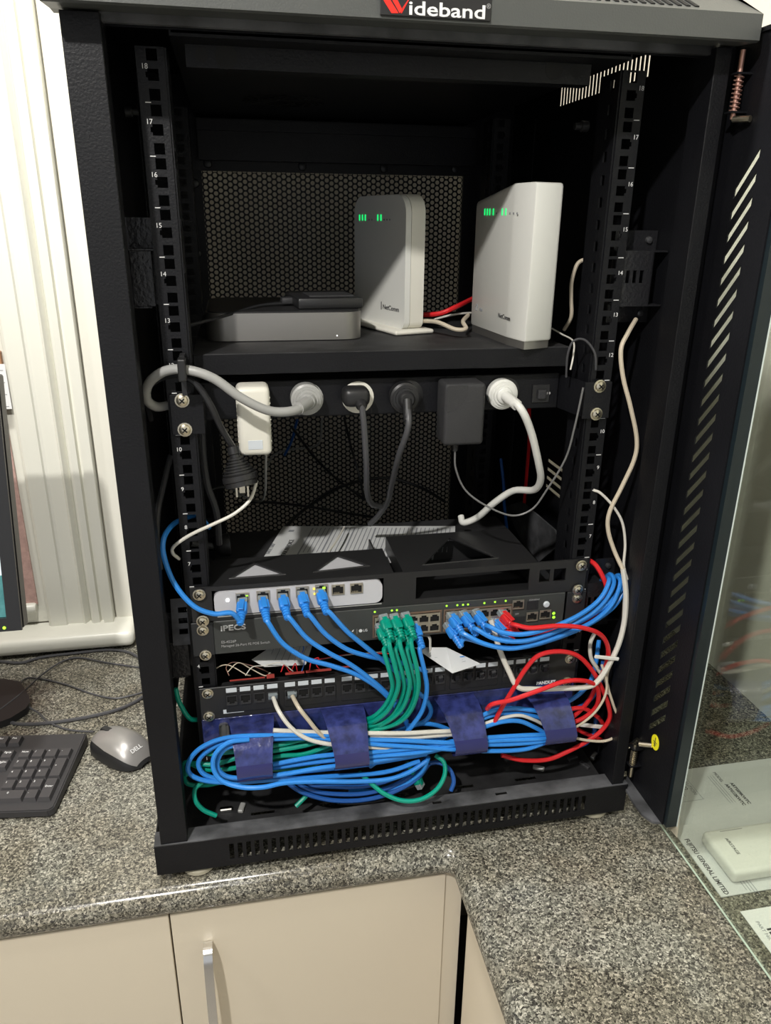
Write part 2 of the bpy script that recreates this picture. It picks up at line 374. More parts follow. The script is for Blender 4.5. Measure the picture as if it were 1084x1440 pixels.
for i, c in enumerate(C):
    t = (C[min(i+1, len(C)-1)]-C[max(i-1, 0)]).normalized(); nrm = t.cross(Vector((1, 0, 0))).normalized()
    w_ = 0.0055; r = [bm.verts.new(c+Vector((sx*w_, 0, 0))+nrm*sn*0.0022) for sx, sn in ((-1, -1), (1, -1), (1, 1), (-1, 1))]
    if prev:
        for k in range(4): bm.faces.new([prev[k], prev[(k+1) % 4], r[(k+1) % 4], r[k]])
    else: bm.faces.new(r)
    prev = r
bm.faces.new(prev); bmesh.ops.recalc_face_normals(bm, faces=bm.faces[:]); obj('handle', bm, M_CHR, dr, smooth=True, label='chrome bow handle')
d1 = BM(); box(d1, (-0.90, DY, -0.93), (-0.2965, DY+0.019, BZ-0.041), 0.001); obj('door', d1, M_CAB, cu)
cf = thing('corner_filler', 'narrow cream filler post in the corner between the two cupboards', 'panel', (0.066, -0.05, -1.0))
bm = BM(); box(bm, (0.0567, DY+0.003, -0.93), (0.0800, DY+0.02, BZ-0.036)); obj('panel', bm, M_CAB, cf)
ca = thing('base_cupboard', 'cream laminate base cupboard under the right-hand arm of the worktop, no handle in view', 'cabinet', (0.3, -0.6, -1.0))
bm = BM(); box(bm, (0.105, -1.55, -0.95), (0.645, -0.08, BZ-0.0355)); obj('body', bm, M_CAB, ca)
bm = BM(); box(bm, (0.15, -1.5, -1.0), (0.645, -0.08, -0.951)); obj('kickboard', bm, M_DARKGAP, ca)
bm = BM(); box(bm, (0.084, -0.52, -0.93), (0.103, -0.087, BZ-0.041), 0.001); obj('door', bm, M_CAB, ca)
bm = BM(); box(bm, (0.084, -1.5, -0.93), (0.103, -0.523, BZ-0.041), 0.001); obj('door', bm, M_CAB, ca)

# ================================================================== RACK CABINET
FY = -0.06; RZ0, RZ1 = -0.044, 0.812; BKY = 0.54
rk = thing('rack_cabinet', 'tall black steel network rack cabinet standing open on the granite worktop', 'server rack', (0, 0.24, BZ))
# plinth with row of vent slots
bm = BM(); sl = []
n = 46; xa, xb = -0.215, 0.245
for i in range(n):
    x = xa + (xb-xa)*i/(n-1); sl.append((x+0.305-0.0028, x+0.305+0.0028, 0.010, 0.0335))
plate(bm, (-0.305, FY, -0.087), (1, 0, 0), (0, 0, 1), 0.611, 0.0435, sl, 0.0015)
box(bm, (-0.305, FY, -0.087), (-0.3035, BKY, -0.044)); box(bm, (0.3045, FY, -0.087), (0.306, BKY, -0.044)); box(bm, (-0.305, BKY-0.0015, -0.087), (0.306, BKY, -0.044))
obj('plinth', bm, M_BLK, rk)
bm = BM(); plate(bm, (-0.305, FY-0.0015, -0.0435), (1, 0, 0), (0, 1, 0), 0.611, 0.0235, [(.345, .357, .009, .014), (.43, .446, .010, .015), (.014, .018, .012, .016)], 0.0015); obj('plinth_ledge', bm, M_DUST_LIT, rk, label='dusty black front ledge')
bm = BM(); box(bm, (-.297, -.0390, -.0645), (.30, -.0380, -.0440)); plate(bm, (-0.29, -0.037, -0.065), (1, 0, 0), (0, 1, 0), 0.58, 0.56, [(0.1+0.09*k, 0.13+0.09*k, 0.03, 0.036) for k in range(5)], 0.0015); obj('bottom_panel', bm, M_DUST2, rk)
for fx, fy in ((-0.257, -0.040), (0.271, -0.038), (-0.25, 0.48), (0.265, 0.48)):
    bm = BM(); lathe(bm, (fx, fy, BZ), (0, 0, 1), [(0, .0175), (.0025, .0205), (.007, .0205), (.0095, .015), (.0129, .013)], 22); obj('foot', bm, M_RUB, rk, smooth=True)
# front posts, folded steel
bm = BM(); box(bm, (-0.297, FY, RZ0+.0005), (-0.266, FY+0.002, RZ1), 0.0006, 1); box(bm, (-0.268, FY+0.002, RZ0+.0005), (-0.266, FY+0.026, RZ1)); box(bm, (-0.297, FY+0.002, RZ0+.0005), (-0.295, FY+0.026, RZ1)); obj('left_post', bm, M_BLK, rk)
bm = BM(); box(bm, (0.284, FY, RZ0+.0005), (0.300, FY+0.002, RZ1), 0.0006, 1); box(bm, (0.284, FY+0.002, RZ0+.0005), (0.286, FY+0.035, RZ1)); box(bm, (.3002, -.0372, RZ0+.0005), (.3205, -.0350, RZ1+.006)); obj('right_post', bm, M_BLK, rk)
bm = BM(); box(bm, (-0.2675, -0.050, 0.8072), (0.2855, -0.044, 0.8144)); obj('top_lip', bm, M_DUST_LIT, rk)  # paler coat puts the light falling on this lip into its colour
# side panels with slot rows
def slots_side(n, y0, dy, za, zb, w_): return [(y0+dy*i-w_/2, y0+dy*i+w_/2, za, zb) for i in range(n)]
hs = slots_side(25, 0.100, 0.0102, 0, 0, 0.0048)
hs = [(a, b, .812, .836) for a, b, _, _ in hs]
low = [(0.222, 0.278, z, z+0.0055) for z in (.262, .276, .290, .304)]
for nm, x, ux in (('side_panel', 0.300, 1), ('side_panel', -0.2985, -1)):
    bm = BM(); H = [(a+0.06, b+0.06, c+0.044, d+0.044) for a, b, c, d in hs] + [(a+0.06, b+0.06, c+0.044, d+0.044) for a, b, c, d in low]
    plate(bm, (x, FY+0.028, RZ0), (0, 1, 0), (0, 0, 1), 0.572, 0.9045, [(a-0.028, b-0.028, c, d) for a, b, c, d in H] if ux > 0 else [], 0.0012); obj(nm, bm, M_BLK, rk)
for x in (0.285, -0.2865):
    for y in (0.09, 0.40): bm = BM(); box(bm, (x, y, RZ0+.01), (x+0.0015, y+0.018, RZ1-.01)); obj('side_rib', bm, M_BLK, rk)
# roof, fan grille, cross bars
bm = BM(); box(bm, (-0.213, FY+0.03, 0.8035), (0.213, BKY, 0.806)); box(bm, (-0.2985, FY+0.028, 0.8605), (0.300, BKY, 0.8620)); box(bm, (-.2145, FY+.03, .8035), (-.213, BKY, .8605)); box(bm, (.213, FY+.03, .8035), (.2145, BKY, .8605)); box(bm, (-.2985, -.0335, .8075), (.300, -.032, .8605)); box(bm, (-.2985, BKY-.002, .76), (.300, BKY, .8605)); obj('roof', bm, M_BLK, rk)
bm = BM(); box(bm, (-0.203, 0.0, 0.7852), (0.187, 0.003, 0.8033)); box(bm, (-0.203, 0.003, 0.7852), (0.187, 0.02, 0.7865)); cb = obj('top_crossbar', bm, M_BLK, rk)
for px_, py_, r_ in ((283, 77, .006), (318, 80, .010), (779, 98, .009), (810, 100, .006)):
    bm = BM(); p = PY(px_, py_, -0.0003); lathe(bm, p, (0, 1, 0), [(0, r_), (.0006, r_)], 16); obj('knockout', bm, M_HOLE, cb)
bm = BM(); c0 = PZ(400, 142, 0.8030); R0 = 0.055
for k in range(18):
    a = 2*math.pi*k/18
    for (r1, r2, tw) in ((0.012, 0.032, .5), (0.035, 0.055, .5)):
        pts = []
        for q in range(5):
            rr = r1+(r2-r1)*q/4; aa = a+tw*q/4; pts.append((c0.x+rr*math.cos(aa), c0.y+rr*math.sin(aa)*1.0, c0.z))
        for q in range(4, -1, -1):
            rr = r1+(r2-r1)*q/4; aa = a+tw*q/4+0.16; pts.append((c0.x+rr*math.cos(aa), c0.y+rr*math.sin(aa), c0.z))
        prism(bm, pts, (0, 0, -0.0006))
fg = obj('fan_grille', bm, M_HOLE, rk)
bm = BM(); box(bm, (-0.212, 0.50, 0.7826), (0.228, 0.506, 0.798)); box(bm, (-0.212, 0.506, 0.742), (0.228, 0.520, 0.7826)); obj('rear_header', bm, M_BLK, rk)
bm = BM(); box(bm, (-0.2290, 0.530, 0.728), (0.229, 0.540, 0.7425)); box(bm, (-0.2290, 0.534, 0.7425), (0.2290, 0.540, 0.80)); box(bm, (-0.228, 0.532, -0.04), (-0.2105, 0.540, 0.728)); box(bm, (0.2165, 0.532, -0.04), (0.300, 0.540, 0.728)); box(bm, (-0.2985, 0.534, -0.04), (-0.229, 0.540, 0.80)); box(bm, (0.229, 0.534, -0.04), (0.2995, 0.540, 0.80)); rf = obj('rear_frame', bm, M_BLK, rk)
for px_, py_ in ((292, 230), (425, 234), (540, 237), (640, 238), (274, 258), (278, 357)):
    p = PY(px_, py_, 0.530); bm = BM(); lathe(bm, p, (0, -1, 0), [(0, .007), (.003, .006), (.004, .003)], 12); obj('bolt', bm, M_PL, rf, smooth=True)
# perforated rear panel : hexagonal hole grid as real geometry
def honeycomb(xa, xb, za, zb, y, pitch, hr):
    verts, faces = [], []; idx = {}
    def vk(x, z):
        k = (round(x*1e5), round(z*1e5))
        if k not in idx: idx[k] = len(verts); verts.append((x, y, z))
        return idx[k]
    rh = pitch*math.sqrt(3)/2; R = pitch/math.sqrt(3); row = 0; z = za
    while z < zb:
        x = xa + (pitch/2 if row % 2 else 0)
        while x < xb:
            o = [vk(x+R*math.cos(math.radians(30+60*k)), z+R*math.sin(math.radians(30+60*k))) for k in range(6)]; n0 = len(verts)
            for k in range(12):
                a = math.radians(30+30*k); verts.append((x+hr*math.cos(a), y, z+hr*math.sin(a)))
            for k in range(6):
                a, b, c = n0+2*k, n0+2*k+1, n0+(2*k+2) % 12
                faces.append((o[k], o[(k+1) % 6], c, b)); faces.append((o[k], b, a))
            x += pitch
        z += rh; row += 1
    return verts, faces
vv, ff = honeycomb(-0.03, 0.727, -0.213, 0.216, 0.536, 0.0089, 0.0034); vv = [(c, b, a) for a, b, c in vv]
me = bpy.data.meshes.new('mesh_panel'); me.from_pydata([Vector(v)-OFF[rk.name] for v in vv], [], ff); me.materials.append(M_BLK)
mp = bpy.data.objects.new('mesh_panel', me); link(mp, rk); mp['label'] = 'perforated black steel rear panel'
# 19 inch rails
def rail(side, y, front=True):
    s = side; bm = BM(); xin = 0.2215*s; H = 18*U; holes = []
    xo = 0.2465*s
    O = (min(xin, xo), y, 0.0); c = abs(0.2325*s-O[0])
    for nU in range(18):
        for dz in (0.00635, 0.022225, 0.0381):
            zc = nU*U+dz; holes.append((c-.0048, c+.0048, zc-.0048, zc+.0048))
            if dz == 0.022225:
                a = (c-.0066, c-.0048) if s < 0 else (c+.0048, c+.0066); holes.append((a[0], a[1], zc-.0022, zc+.0022))
    plate(bm, O, (1, 0, 0), (0, 0, 1), 0.025, H, holes, -0.002)
    obj('rail_face', bm, M_BLK, PARENT)
    bm = BM(); hh = []
    for nU in range(18):
        for dz in (0.011, 0.033): hh.append((.012, .021, nU*U+dz-.005, nU*U+dz+.005))
    plate(bm, (xin-(0.0018 if s > 0 else 0), y+0.002, 0), (0, 1, 0), (0, 0, 1), 0.045, H, hh, 0.0018); obj('rail_web', bm, M_BLK, PARENT)
PARENT = rk
for s in (-1, 1):
    rail(s, 0.0)
    rail(s, 0.40)
txt_parent = rk
for nU in range(18):
    if nU+1 in (11,): continue
    zc = (nU+0.5)*U
    text('unit_number', str(nU+1), (-0.2395, -0.0008, zc+0.0045), 0.0062, (1, 0, 0), (0, 0, 1), M_PRINT, rk, 'CENTER')
    text('unit_number', str(nU+1), (0.2425, -0.0008, zc+0.0045), 0.0062, (1, 0, 0), (0, 0, 1), M_PRINT, rk, 'CENTER')
bm = BM()
for nU in range(1, 18):
    box(bm, (-0.2415, -0.0006, nU*U-.0004), (-0.2365, 0.0, nU*U+.0004)); box(bm, (0.2385, -0.0006, nU*U-.0004), (0.2445, 0.0, nU*U+.0004))
obj('unit_marks', bm, M_PRINT, rk, label='white unit tick marks')
# side brackets
def bracket(pts, y0, y1, name, win=True, m=M_BLK):
    pass
def bracket_left(z0, z1, m):
    bm = BM(); box(bm, (-0.2705, 0.008, z0), (-0.2495, 0.010, z1), 0.0006, 1); box(bm, (-0.2965, 0.008, z1), (-0.2465, 0.045, z1+0.0015)); box(bm, (-0.2965, 0.008, z0-0.0015), (-0.2535, 0.045, z0))
    box(bm, (-0.2965, 0.010, z0), (-0.2945, 0.045, z1+0.03)); box(bm, (-0.2950, 0.030, z0), (-0.2475, 0.032, z1+0.03)); obj('rail_bracket', bm, m, rk)
bracket_left(0.575, 0.628, M_BRK); bracket_left(0.145, 0.190, M_BRK)
bm = BM(); o_ = PY(238, 893, 0.004)
plate(bm, (-0.2665, 0.004, 0.190), (1, 0, 0), (0, 0.35, 1), 0.022, 0.052, [(0.008, 0.018, 0.012+0.012*k, 0.018+0.012*k) for k in range(3)], -0.0015); obj('rail_bracket', bm, M_STEEL, rk, label='slotted bare steel bracket')
def bracket_right(z0, z1):
    p = (0.2475, 0.012, z0); bm = BM()
    plate(bm, (0.2475, 0.004, z0), (1, 0, 0), (0, 0, 1), 0.034, z1-z0, [(.0045+.0082*k, .0045+.0045+.0082*k, (z1-z0)*.42, (z1-z0)*.66) for k in range(3)], -0.002)
    box(bm, (0.2475, 0.004, z1), (0.2985, 0.04, z1+0.0015)); box(bm, (0.2475, 0.004, z0-0.0015), (0.2985, 0.04, z0)); box(bm, (0.2475, 0.03, z0-0.022), (0.2985, 0.032, z1+0.022)); box(bm, (0.2815, 0.0045, z0), (0.283, 0.03, z1))
    b = obj('rail_bracket', bm, M_BRK, rk)
    for x, z in ((0.288, z1+0.012), (0.288, z0-0.012), (0.258, z1+0.012)):
        bm = BM(); lathe(bm, (x, 0.03, z), (0, -1, 0), [(0, .004), (.003, .0035), (.004, .001)], 12); obj('bolt', bm, M_STEEL, b, smooth=True)
bracket_right(0.572, 0.628); bracket_right(0.172, 0.226)
bm = BM(); p = PY(750, 240, 0.47); plate(bm, (p.x-.008, 0.47, p.z-.03), (1, 0, 0), (0, 0, 1), 0.016, 0.055, [(.003, .013, .006+.016*k, .016+.016*k) for k in range(3)], 0.0015); obj('cage_plate', bm, M_BRS, rk, label='bare zinc slotted plate')
for px_, py_ in ((176, 157), (826, 178)):
    p = PX(px_, py_, -0.29) if px_ < 500 else PY(px_, py_, 0.12); q = Vector((1 if px_ < 500 else -1, 0, 0)); bm = BM()
    lathe(bm, p, q, [(0, .006), (.008, .006), (.009, .004), (.016, .004)], 12); obj('side_lock', bm, M_STEEL, rk, smooth=True)
# head cap with logo and slots
cy, cz0, cz1 = -0.090, 0.8155, 0.838
bm = BM(); cpf = [(-.050, 0.8145), (cy+0.003, 0.8112), (cy, 0.8125), (cy, 0.8330), (cy+0.075, 0.868), (BKY, 0.868), (BKY, 0.8625), (-.034, 0.8625), (-.034, 0.8145)]
prism(bm, [(-0.305, y, z) for y, z in cpf], (0.611, 0, 0)); cap = obj('head_cap', bm, M_BLKG, rk)
bm = BM(); sn = Vector((0, 0.075, 0.0365)).normalized(); nn_ = Vector((0, -0.0365, 0.075)).normalized()
for k in range(34):
    x = 0.245-k*0.0085; o = Vector((x, cy, 0.8330))+sn*0.022+nn_*0.0002; xbox(bm, frame_mtx(o, (1, 0, 0), nn_), (0.004, 0.026, 0.0012))
obj('vent_slots', bm, M_HOLE, cap)
b0 = PY(533, 2, cy-.001); b1 = PY(689, 30, cy-.001); b2_ = PY(533, 22, cy-.001)
bm = BM(); zt, zb = 0.8375, PY(640, 28.3, cy).z; xl, xr = PY(534, 20, cy).x, PY(689, 28, cy).x
box(bm, (xl, cy-0.0022, zb), (xr, cy, 0.8328), 0.0006, 1); bd = obj('name_badge', bm, M_PL, cap, label='black name plate')
yb_ = cy-.0023
bl, tp_ = PY(620, 23, yb_), PY(640, 4, yb_); cs = (tp_.z-PY(640, 24.2, yb_).z)/.73; tx0 = PY(575, 20, yb_).x; tx1 = PY(682, 20, yb_).x
tt_ = text('lettering', 'ideband', (tx0, yb_, bl.z), cs, (1, 0, 0), (0, 0, 1), M_PRINT, bd, bold=0.0002)
xs_ = [v.co.x for v in tt_.data.vertices]; k_ = (tx1-tx0)/(max(xs_)-min(xs_)); m0 = min(xs_)
for v in tt_.data.vertices: v.co.x = tx0-OFF[bd.name].x+(v.co.x-m0)*k_
text('registered_mark', '®', PY(684, 12, yb_), 0.005, (1, 0, 0), (0, 0, 1), M_PRG, bd)
bm = BM(); e0 = lambda x, y: PY(x, y, yb_-.0003)
for q in (((539, 0), (549, 0), (560.5, 18.5), (550.5, 18.5)), ((551.5, 0), (559, 0), (566, 14), (562, 18.5)), ((566.5, 10), (573.5, 0), (575, 0), (565, 18.5), (563.5, 18.5))):
    prism(bm, [e0(*p) for p in q], (0, .0008, 0))
obj('red_emblem', bm, M_LOGOR, bd)

# ---- glazed door, swung open at right angles to the front
DX = 0.318; DT = 0.018
dz0, dz1 = -0.050, 0.8205
def dplate(bm, x, ya, yb, za, zb, t=0.0015): box(bm, (x, ya, za), (x+t, yb, zb))
dm = BM()
ys0, ys1 = -0.0365, -0.129       # inner steel strip of the door
sy0, sy1 = -0.0705, -0.1005      # slot ends
nS = 31; dzs = 0.02106; sk = 0.0363; hw = 0.0047
cz = [0.0531+dzs*i for i in range(nS)]
# margins
t = 0.0015
def vy(y, z, k=0): return Vector((DX+k*t, y, z))
def slab2(pts): prism(dm, [vy(y, z) for y, z in pts], (t, 0, 0))
slab2([(ys0, dz0), (sy0, dz0), (sy0, dz1), (ys0, dz1)]); slab2([(sy1, dz0), (ys1, dz0), (ys1, dz1), (sy1, dz1)])
zl = lambda c, y: c + sk*(sy0 - y)/(sy0-sy1)       # slots rise towards the camera side
prevc = None
edges = [dz0] + cz + [dz1]
for i in range(nS+1):
    if i == 0: lo0 = lo1 = dz0
    else: lo0 = zl(cz[i-1]+hw, sy0); lo1 = zl(cz[i-1]+hw, sy1)
    if i == nS: hi0 = hi1 = dz1
    else: hi0 = zl(cz[i]-hw, sy0); hi1 = zl(cz[i]-hw, sy1)
    slab2([(sy0, lo0), (sy1, lo1), (sy1, hi1), (sy0, hi0)])
bmesh.ops.remove_doubles(dm, verts=dm.verts[:], dist=1e-6)
box(dm, (DX, ys1-0.001, dz0), (DX+0.0165, ys1, dz1))
box(dm, (DX, ys0, dz0), (DX+0.0165, ys0-0.0015, dz1))
box(dm, (DX, ys0, dz1), (DX+0.024, ys1, dz1+.0015)); 
# far stile and rails
box(dm, (DX, -0.52, dz0), (DX+0.0015, -0.625, dz1)); box(dm, (DX, -0.625, dz0), (DX+0.0165, -0.6265, dz1))
door = obj('door', dm, M_BLK, rk, label='open glazed door with slotted black steel stile')
pr = [(DX-0.002, ys0+.001), (DX+0.004, ys0+0.004), (DX+0.014, ys0+0.001), (DX+0.020, -0.06), (DX+0.021, ys1-.002), (DX-0.002, ys1-.002)]
bm = BM(); prism(bm, [Vector((*PZ(x, y, dz0-.001).xy, dz0-.0045)) for x, y in ((874, 1093), (880, 1110), (890, 1128), (903, 1145), (917, 1155), (934, 1157), (938, 1150), (920, 1120), (905, 1098), (888, 1090))], (0, 0, .0035)); obj('bottom_cap', bm, M_DUST_LIT, door, label='dusty grey curved bottom cap')
bm = BM(); prism(bm, [(x, y, dz1+.0016) for x, y in pr], (0, 0, 0.004)); obj('top_cap', bm, M_BLK, door)
bm = BM(); box(bm, (DX+0.0167, -0.040, -.079), (DX+0.0195, -0.630, .829)); obj('glass', bm, M_GLASS, door)
bm = BM(); box(bm, (DX+0.002, ys1-0.0075, dz0), (DX+0.0165, ys1-0.001, dz1)); obj('edge_seal', bm, M_FELT, door)
bm = BM(); box(bm, (DX+0.0160, ys1-0.0095, dz0), (DX+0.0163, ys1-0.0075, dz1)); box(bm, (DX+0.0170, -.040, -.0796), (DX+0.0192, -0.630, -.0791)); obj('glass_edge', bm, M_GEDGE, door)
bm = BM(); a = PX(942, 1122, DX+.0155); b = PX(958, 1178, DX+.0155); q_ = [PX(*p, DX+.0164) for p in ((939, 1126), (956, 1148), (952, 1178), (934, 1156))]; prism(bm, q_, (-.0003, 0, 0)); obj('corner_label', bm, M_RUB, door, label='pale label on the bottom corner of the glass')
# sticker, slot highlights
p = PX(921, 1044, DX-.0005); bm = BM(); lathe(bm, (DX-0.0006, p.y, p.z), (1, 0, 0), [(0, 0.0001), (.00001, .0085), (.0005, .0085)], 22)
for v in bm.verts: v.co.z = p.z + (v.co.z-p.z)*1.25
st = obj('round_sticker', bm, M_YEL, door, label='round yellow earth-symbol sticker')
bm = BM()
for a_, b_, c_, d_ in ((-.0006, .0006, -.006, .007), (-.004, .004, .0, .001), (-.0028, .0028, -.003, -.002), (-.0016, .0016, -.0056, -.0046)):
    box(bm, (DX-.0008, p.y+a_, p.z+c_), (DX-.00055, p.y+b_, p.z+d_))
obj('earth_symbol', bm, M_INK, st)
# spring hinge pins
def hinge(ptop, pbot, arm, col, spr0, spr1):
    hx_ = DX-0.010; a = PX(*ptop, hx_); b = PX(*pbot, hx_); y = (a.y+b.y)/2; a.y = b.y = y
    bm = BM(); tube(bm, [a, b], .0026, 10); pin = obj('hinge_pin', bm, col, door, smooth=True)
    bm = BM(); P = []; c0_ = a+(b-a)*spr0; c1_ = a+(b-a)*spr1; nt = 9
    for k in range(nt*8+1):
        f_ = k/(nt*8); an = 2*math.pi*k/8; P.append(c0_+(c1_-c0_)*f_+Vector((math.cos(an), math.sin(an), 0))*.0042)
    tube(bm, P, .0007, 5, 1); obj('spring', bm, col, door, smooth=True)
    q = PX(*arm[1], DX-.003); s0 = PX(*arm[0], hx_); bm = BM(); tube(bm, [s0, q], .0030, 12); obj('hinge_lever', bm, M_BRS, door, smooth=True)
    for sf in (spr0, spr1): bm = BM(); c_ = a+(b-a)*sf; box(bm, (hx_-.006, y-.006, c_.z-.0008), (DX, y+.006, c_.z+.0008)); obj('hinge_bracket', bm, M_BLK, door)
hinge((1045, 70), (1030, 168), ((1031, 168), (1055, 167)), M_COP, .34, .9)
hinge((893, 1046), (887, 1092), ((884, 1050), (897, 1040)), M_BRS, .1, .62)
bm = BM(); tube(bm, [PX(899, 1046, DX-.012), PX(917, 1048, DX-.001)], .0034, 10); obj('hinge_lever', bm, M_BRS, door, smooth=True)

# ================================================================== SHELF AND WHAT STANDS ON IT
SZ = 0.523
sh = thing('rack_shelf', 'flat black steel shelf across the rack above the power strip', 'shelf', (0, 0.2, 0.501))
bm = BM(); box(bm, (-0.2190, 0.030, 0.501), (0.2055, 0.032, SZ), 0.0008, 1); box(bm, (-0.2190, 0.032, SZ-.0018), (0.2055, 0.40, SZ)); obj('tray', bm, M_DUST2, sh)
bm = BM(); box(bm, (-0.2190, 0.0285, 0.501), (0.2055, 0.0299, SZ-.0005), 0.0005, 1); obj('front_lip', bm, M_BLK, sh)

# small silver desktop computer
mc = thing('mini_computer', 'flat silver mini computer with rounded corners on the rack shelf', 'computer', (-0.114, 0.205, SZ))
bm = BM(); box(bm, (-0.2065, 0.1145, SZ+.001), (-0.0225, 0.298, SZ+0.0325))
es = [e for e in bm.edges if abs(e.verts[0].co.z-e.verts[1].co.z) > .01]; bmesh.ops.bevel(bm, geom=es, offset=.022, segments=7, affect='EDGES', profile=.5)
obj('case', bm, M_SIL, mc, smooth=True)
bm = BM(); box(bm, (-0.2045, 0.1165, SZ+.0326), (-0.0245, 0.296, SZ+.0340))
es = [e for e in bm.edges if abs(e.verts[0].co.z-e.verts[1].co.z) > .001]; bmesh.ops.bevel(bm, geom=es, offset=.021, segments=7, affect='EDGES', profile=.5); obj('dark_reflection_top', bm, M_PL, mc, smooth=True)  # black painted in for the dark rack interior mirrored in the metal top
bm = BM(); p = PY(474, 472, 0.1142); lathe(bm, p, (0, 1, 0), [(0, .0009), (.0004, .0009)], 8); obj('power_light', bm, M_LEDW, mc)
hd = thing('portable_drive', 'small black portable drive lying on the silver mini computer', 'hard drive', (-0.06, 0.2, SZ+.034))
bm = BM(); mt = frame_mtx((-0.062, 0.19, SZ+.034+.0065), (1, .08, 0), (0, 0, 1)); xbox(bm, mt, (0.080, 0.105, 0.013), .003); obj('case', bm, M_PL, hd, smooth=True)
bm = BM(); mt = frame_mtx((-0.058, 0.17, SZ+.034+.0142), (1, .08, 0), (0, 0, 1)); xbox(bm, mt, (0.055, 0.05, 0.002), .0006); obj('lid_inlay', bm, M_PLM, hd)
bm = BM(); mt = frame_mtx((-0.106, 0.185, SZ+.034+.006), (1, .08, 0), (0, 0, 1)); xbox(bm, mt, (0.018, 0.016, 0.008), .002); obj('connector', bm, M_PLM, hd, smooth=True)

def on_face(px, py, p0, d):
    nrm = Vector((d[1], -d[0], 0)); return PP(px, py, p0, nrm), nrm
# modem 1
A1 = PZ(568, 471, SZ); A1 = Vector((A1.x, A1.y, SZ)); B1 = PZ(512, 456, SZ)
d1v = (B1-A1).normalized(); L1 = (Vector((B1.x, B1.y, 0))-Vector((A1.x, A1.y, 0))).length
L1 = 0.145; th1 = 0.027; pe = Vector((d1v.y, -d1v.x, 0))
m1 = thing('modem', 'slim upright white modem with rounded corners beside the silver mini computer', 'modem', A1+d1v*L1/2+pe*th1/2)
H1 = 0.160; r_ = 0.022
def prof_rr(L, H, r, z0, n=7):
    out = []
    for cx_, cz_, a0 in ((L-r, r*.5, -90), (L-r, H-r, 0), (r, H-r, 90), (r, r*.5, 180)):
        rr = r if cz_ > r else r*.5
        for k in range(n):
            a = math.radians(a0+90*k/(n-1)); out.append((cx_+(r)*math.cos(a), z0+cz_+rr*math.sin(a)))
    return out
pr = prof_rr(L1, H1, r_, SZ+.004)
bm = BM(); prism(bm, [A1.xy.to_3d()+d1v*u+Vector((0, 0, z)) for u, z in pr], pe*0.0075)
obj('front_shell', bm, M_WHT, m1, smooth=True)
bm = BM(); prism(bm, [A1.xy.to_3d()+pe*0.0081+d1v*u+Vector((0, 0, z)) for u, z in prof_rr(L1, H1+.001, r_, SZ+.004)], pe*(th1-.0081)); obj('rear_shell', bm, M_WHT2, m1, smooth=True)
bm = BM(); mt = frame_mtx(A1+d1v*0.07+pe*0.012+Vector((0, 0, .0035)), d1v, (0, 0, 1)); xbox(bm, mt, (0.155, 0.056, 0.006), .0028, 3); obj('stand', bm, M_WHT2, m1, smooth=True)
led = BM(); ledd = BM()
for px_ in (505.5, 509.5, 513.5, 531, 535.5):
    q = PP(px_, 306, A1-pe*.0003, pe); xbox(led, frame_mtx(q, d1v, (0, 0, 1)), (.0028, .0008, .0075), .0003, 1)
for px_ in (519, 523, 540, 544, 548):
    q = PP(px_, 309, A1-pe*.0002, pe); xbox(ledd, frame_mtx(q, d1v, (0, 0, 1)), (.003, .0004, .002))
obj('status_lights', led, M_LEDG, m1, label='lit green status lights'); obj('icons', ledd, M_INKG, m1)
text('lettering', 'NetComm', PP(538, 434, A1-pe*.0004, pe), 0.0085, -d1v, (0, 0, 1), M_INK, m1, wide=1.2)
bm = BM(); xbox(bm, frame_mtx(PP(536, 433, A1-pe*.0003, pe)+Vector((0, 0, .003)), d1v, (0, 0, 1)), (.0015, .0003, .010)); obj('emblem', bm, M_INK, m1)
# modem 2 : faceted plan
N2 = PZ(738, 481, SZ+.009); plan = [PZ(661, 455, SZ+.009), PZ(711, 474, SZ+.009), N2, PZ(775, 478, SZ+.009)]
plan = [Vector((p.x, p.y, 0)) for p in plan]
dd = (plan[0]-plan[1]).normalized(); plan.append(plan[3]+dd*0.13+Vector((.004, 0, 0))); 
m2 = thing('modem', 'tall wide white modem standing on a dark foot at right end of shelf', 'modem', (plan[0]+plan[3])/2+Vector((0, 0, SZ)))
bm = BM(); H2 = 0.165; rings = []
cen = sum(plan, Vector())/len(plan); plan2 = []
for i, p in enumerate(plan):     # soften plan corners
    a = plan[i-1]; b = plan[(i+1) % len(plan)]
    for tt in (-1, 0, 1):
        u0 = p+(a-p).normalized()*.0035; u1 = p+(b-p).normalized()*.0035
        plan2.append(u0 if tt < 0 else (u1 if tt > 0 else (u0+u1)/2*.5+p*.5))
top_in = [.0, .0, .0, .0]
for h, ins in ((0, .0015), (.002, 0), (H2-.004, 0.0), (H2-.001, .0012), (H2, .004)):
    rg = []
    for p in plan2:
        q = p+(cen-p).normalized()*ins
        arch_ = -0.55*((q-N2.xy.to_3d()).dot(dd)-.0)**2*(1 if h > .1 else 0) if False else 0
        rg.append(bm.verts.new((q.x, q.y, SZ+.009+h-(0.012*((q-cen).dot(dd)/.075)**2 if h > .1 and (q-cen).dot(dd) > 0 else 0))))
    rings.append(rg)
for a, b in zip(rings, rings[1:]):
    for k in range(len(a)): bm.faces.new([a[k], a[(k+1) % len(a)], b[(k+1) % len(a)], b[k]])
ctop = bm.verts.new((cen.x, cen.y, SZ+.009+H2))
for k in range(len(rings[-1])): bm.faces.new([rings[-1][k], rings[-1][(k+1) % len(rings[-1])], ctop])
bm.faces.new(rings[0][::-1]); bmesh.ops.recalc_face_normals(bm, faces=bm.faces[:]); obj('case', bm, M_WHT, m2, smooth=True)
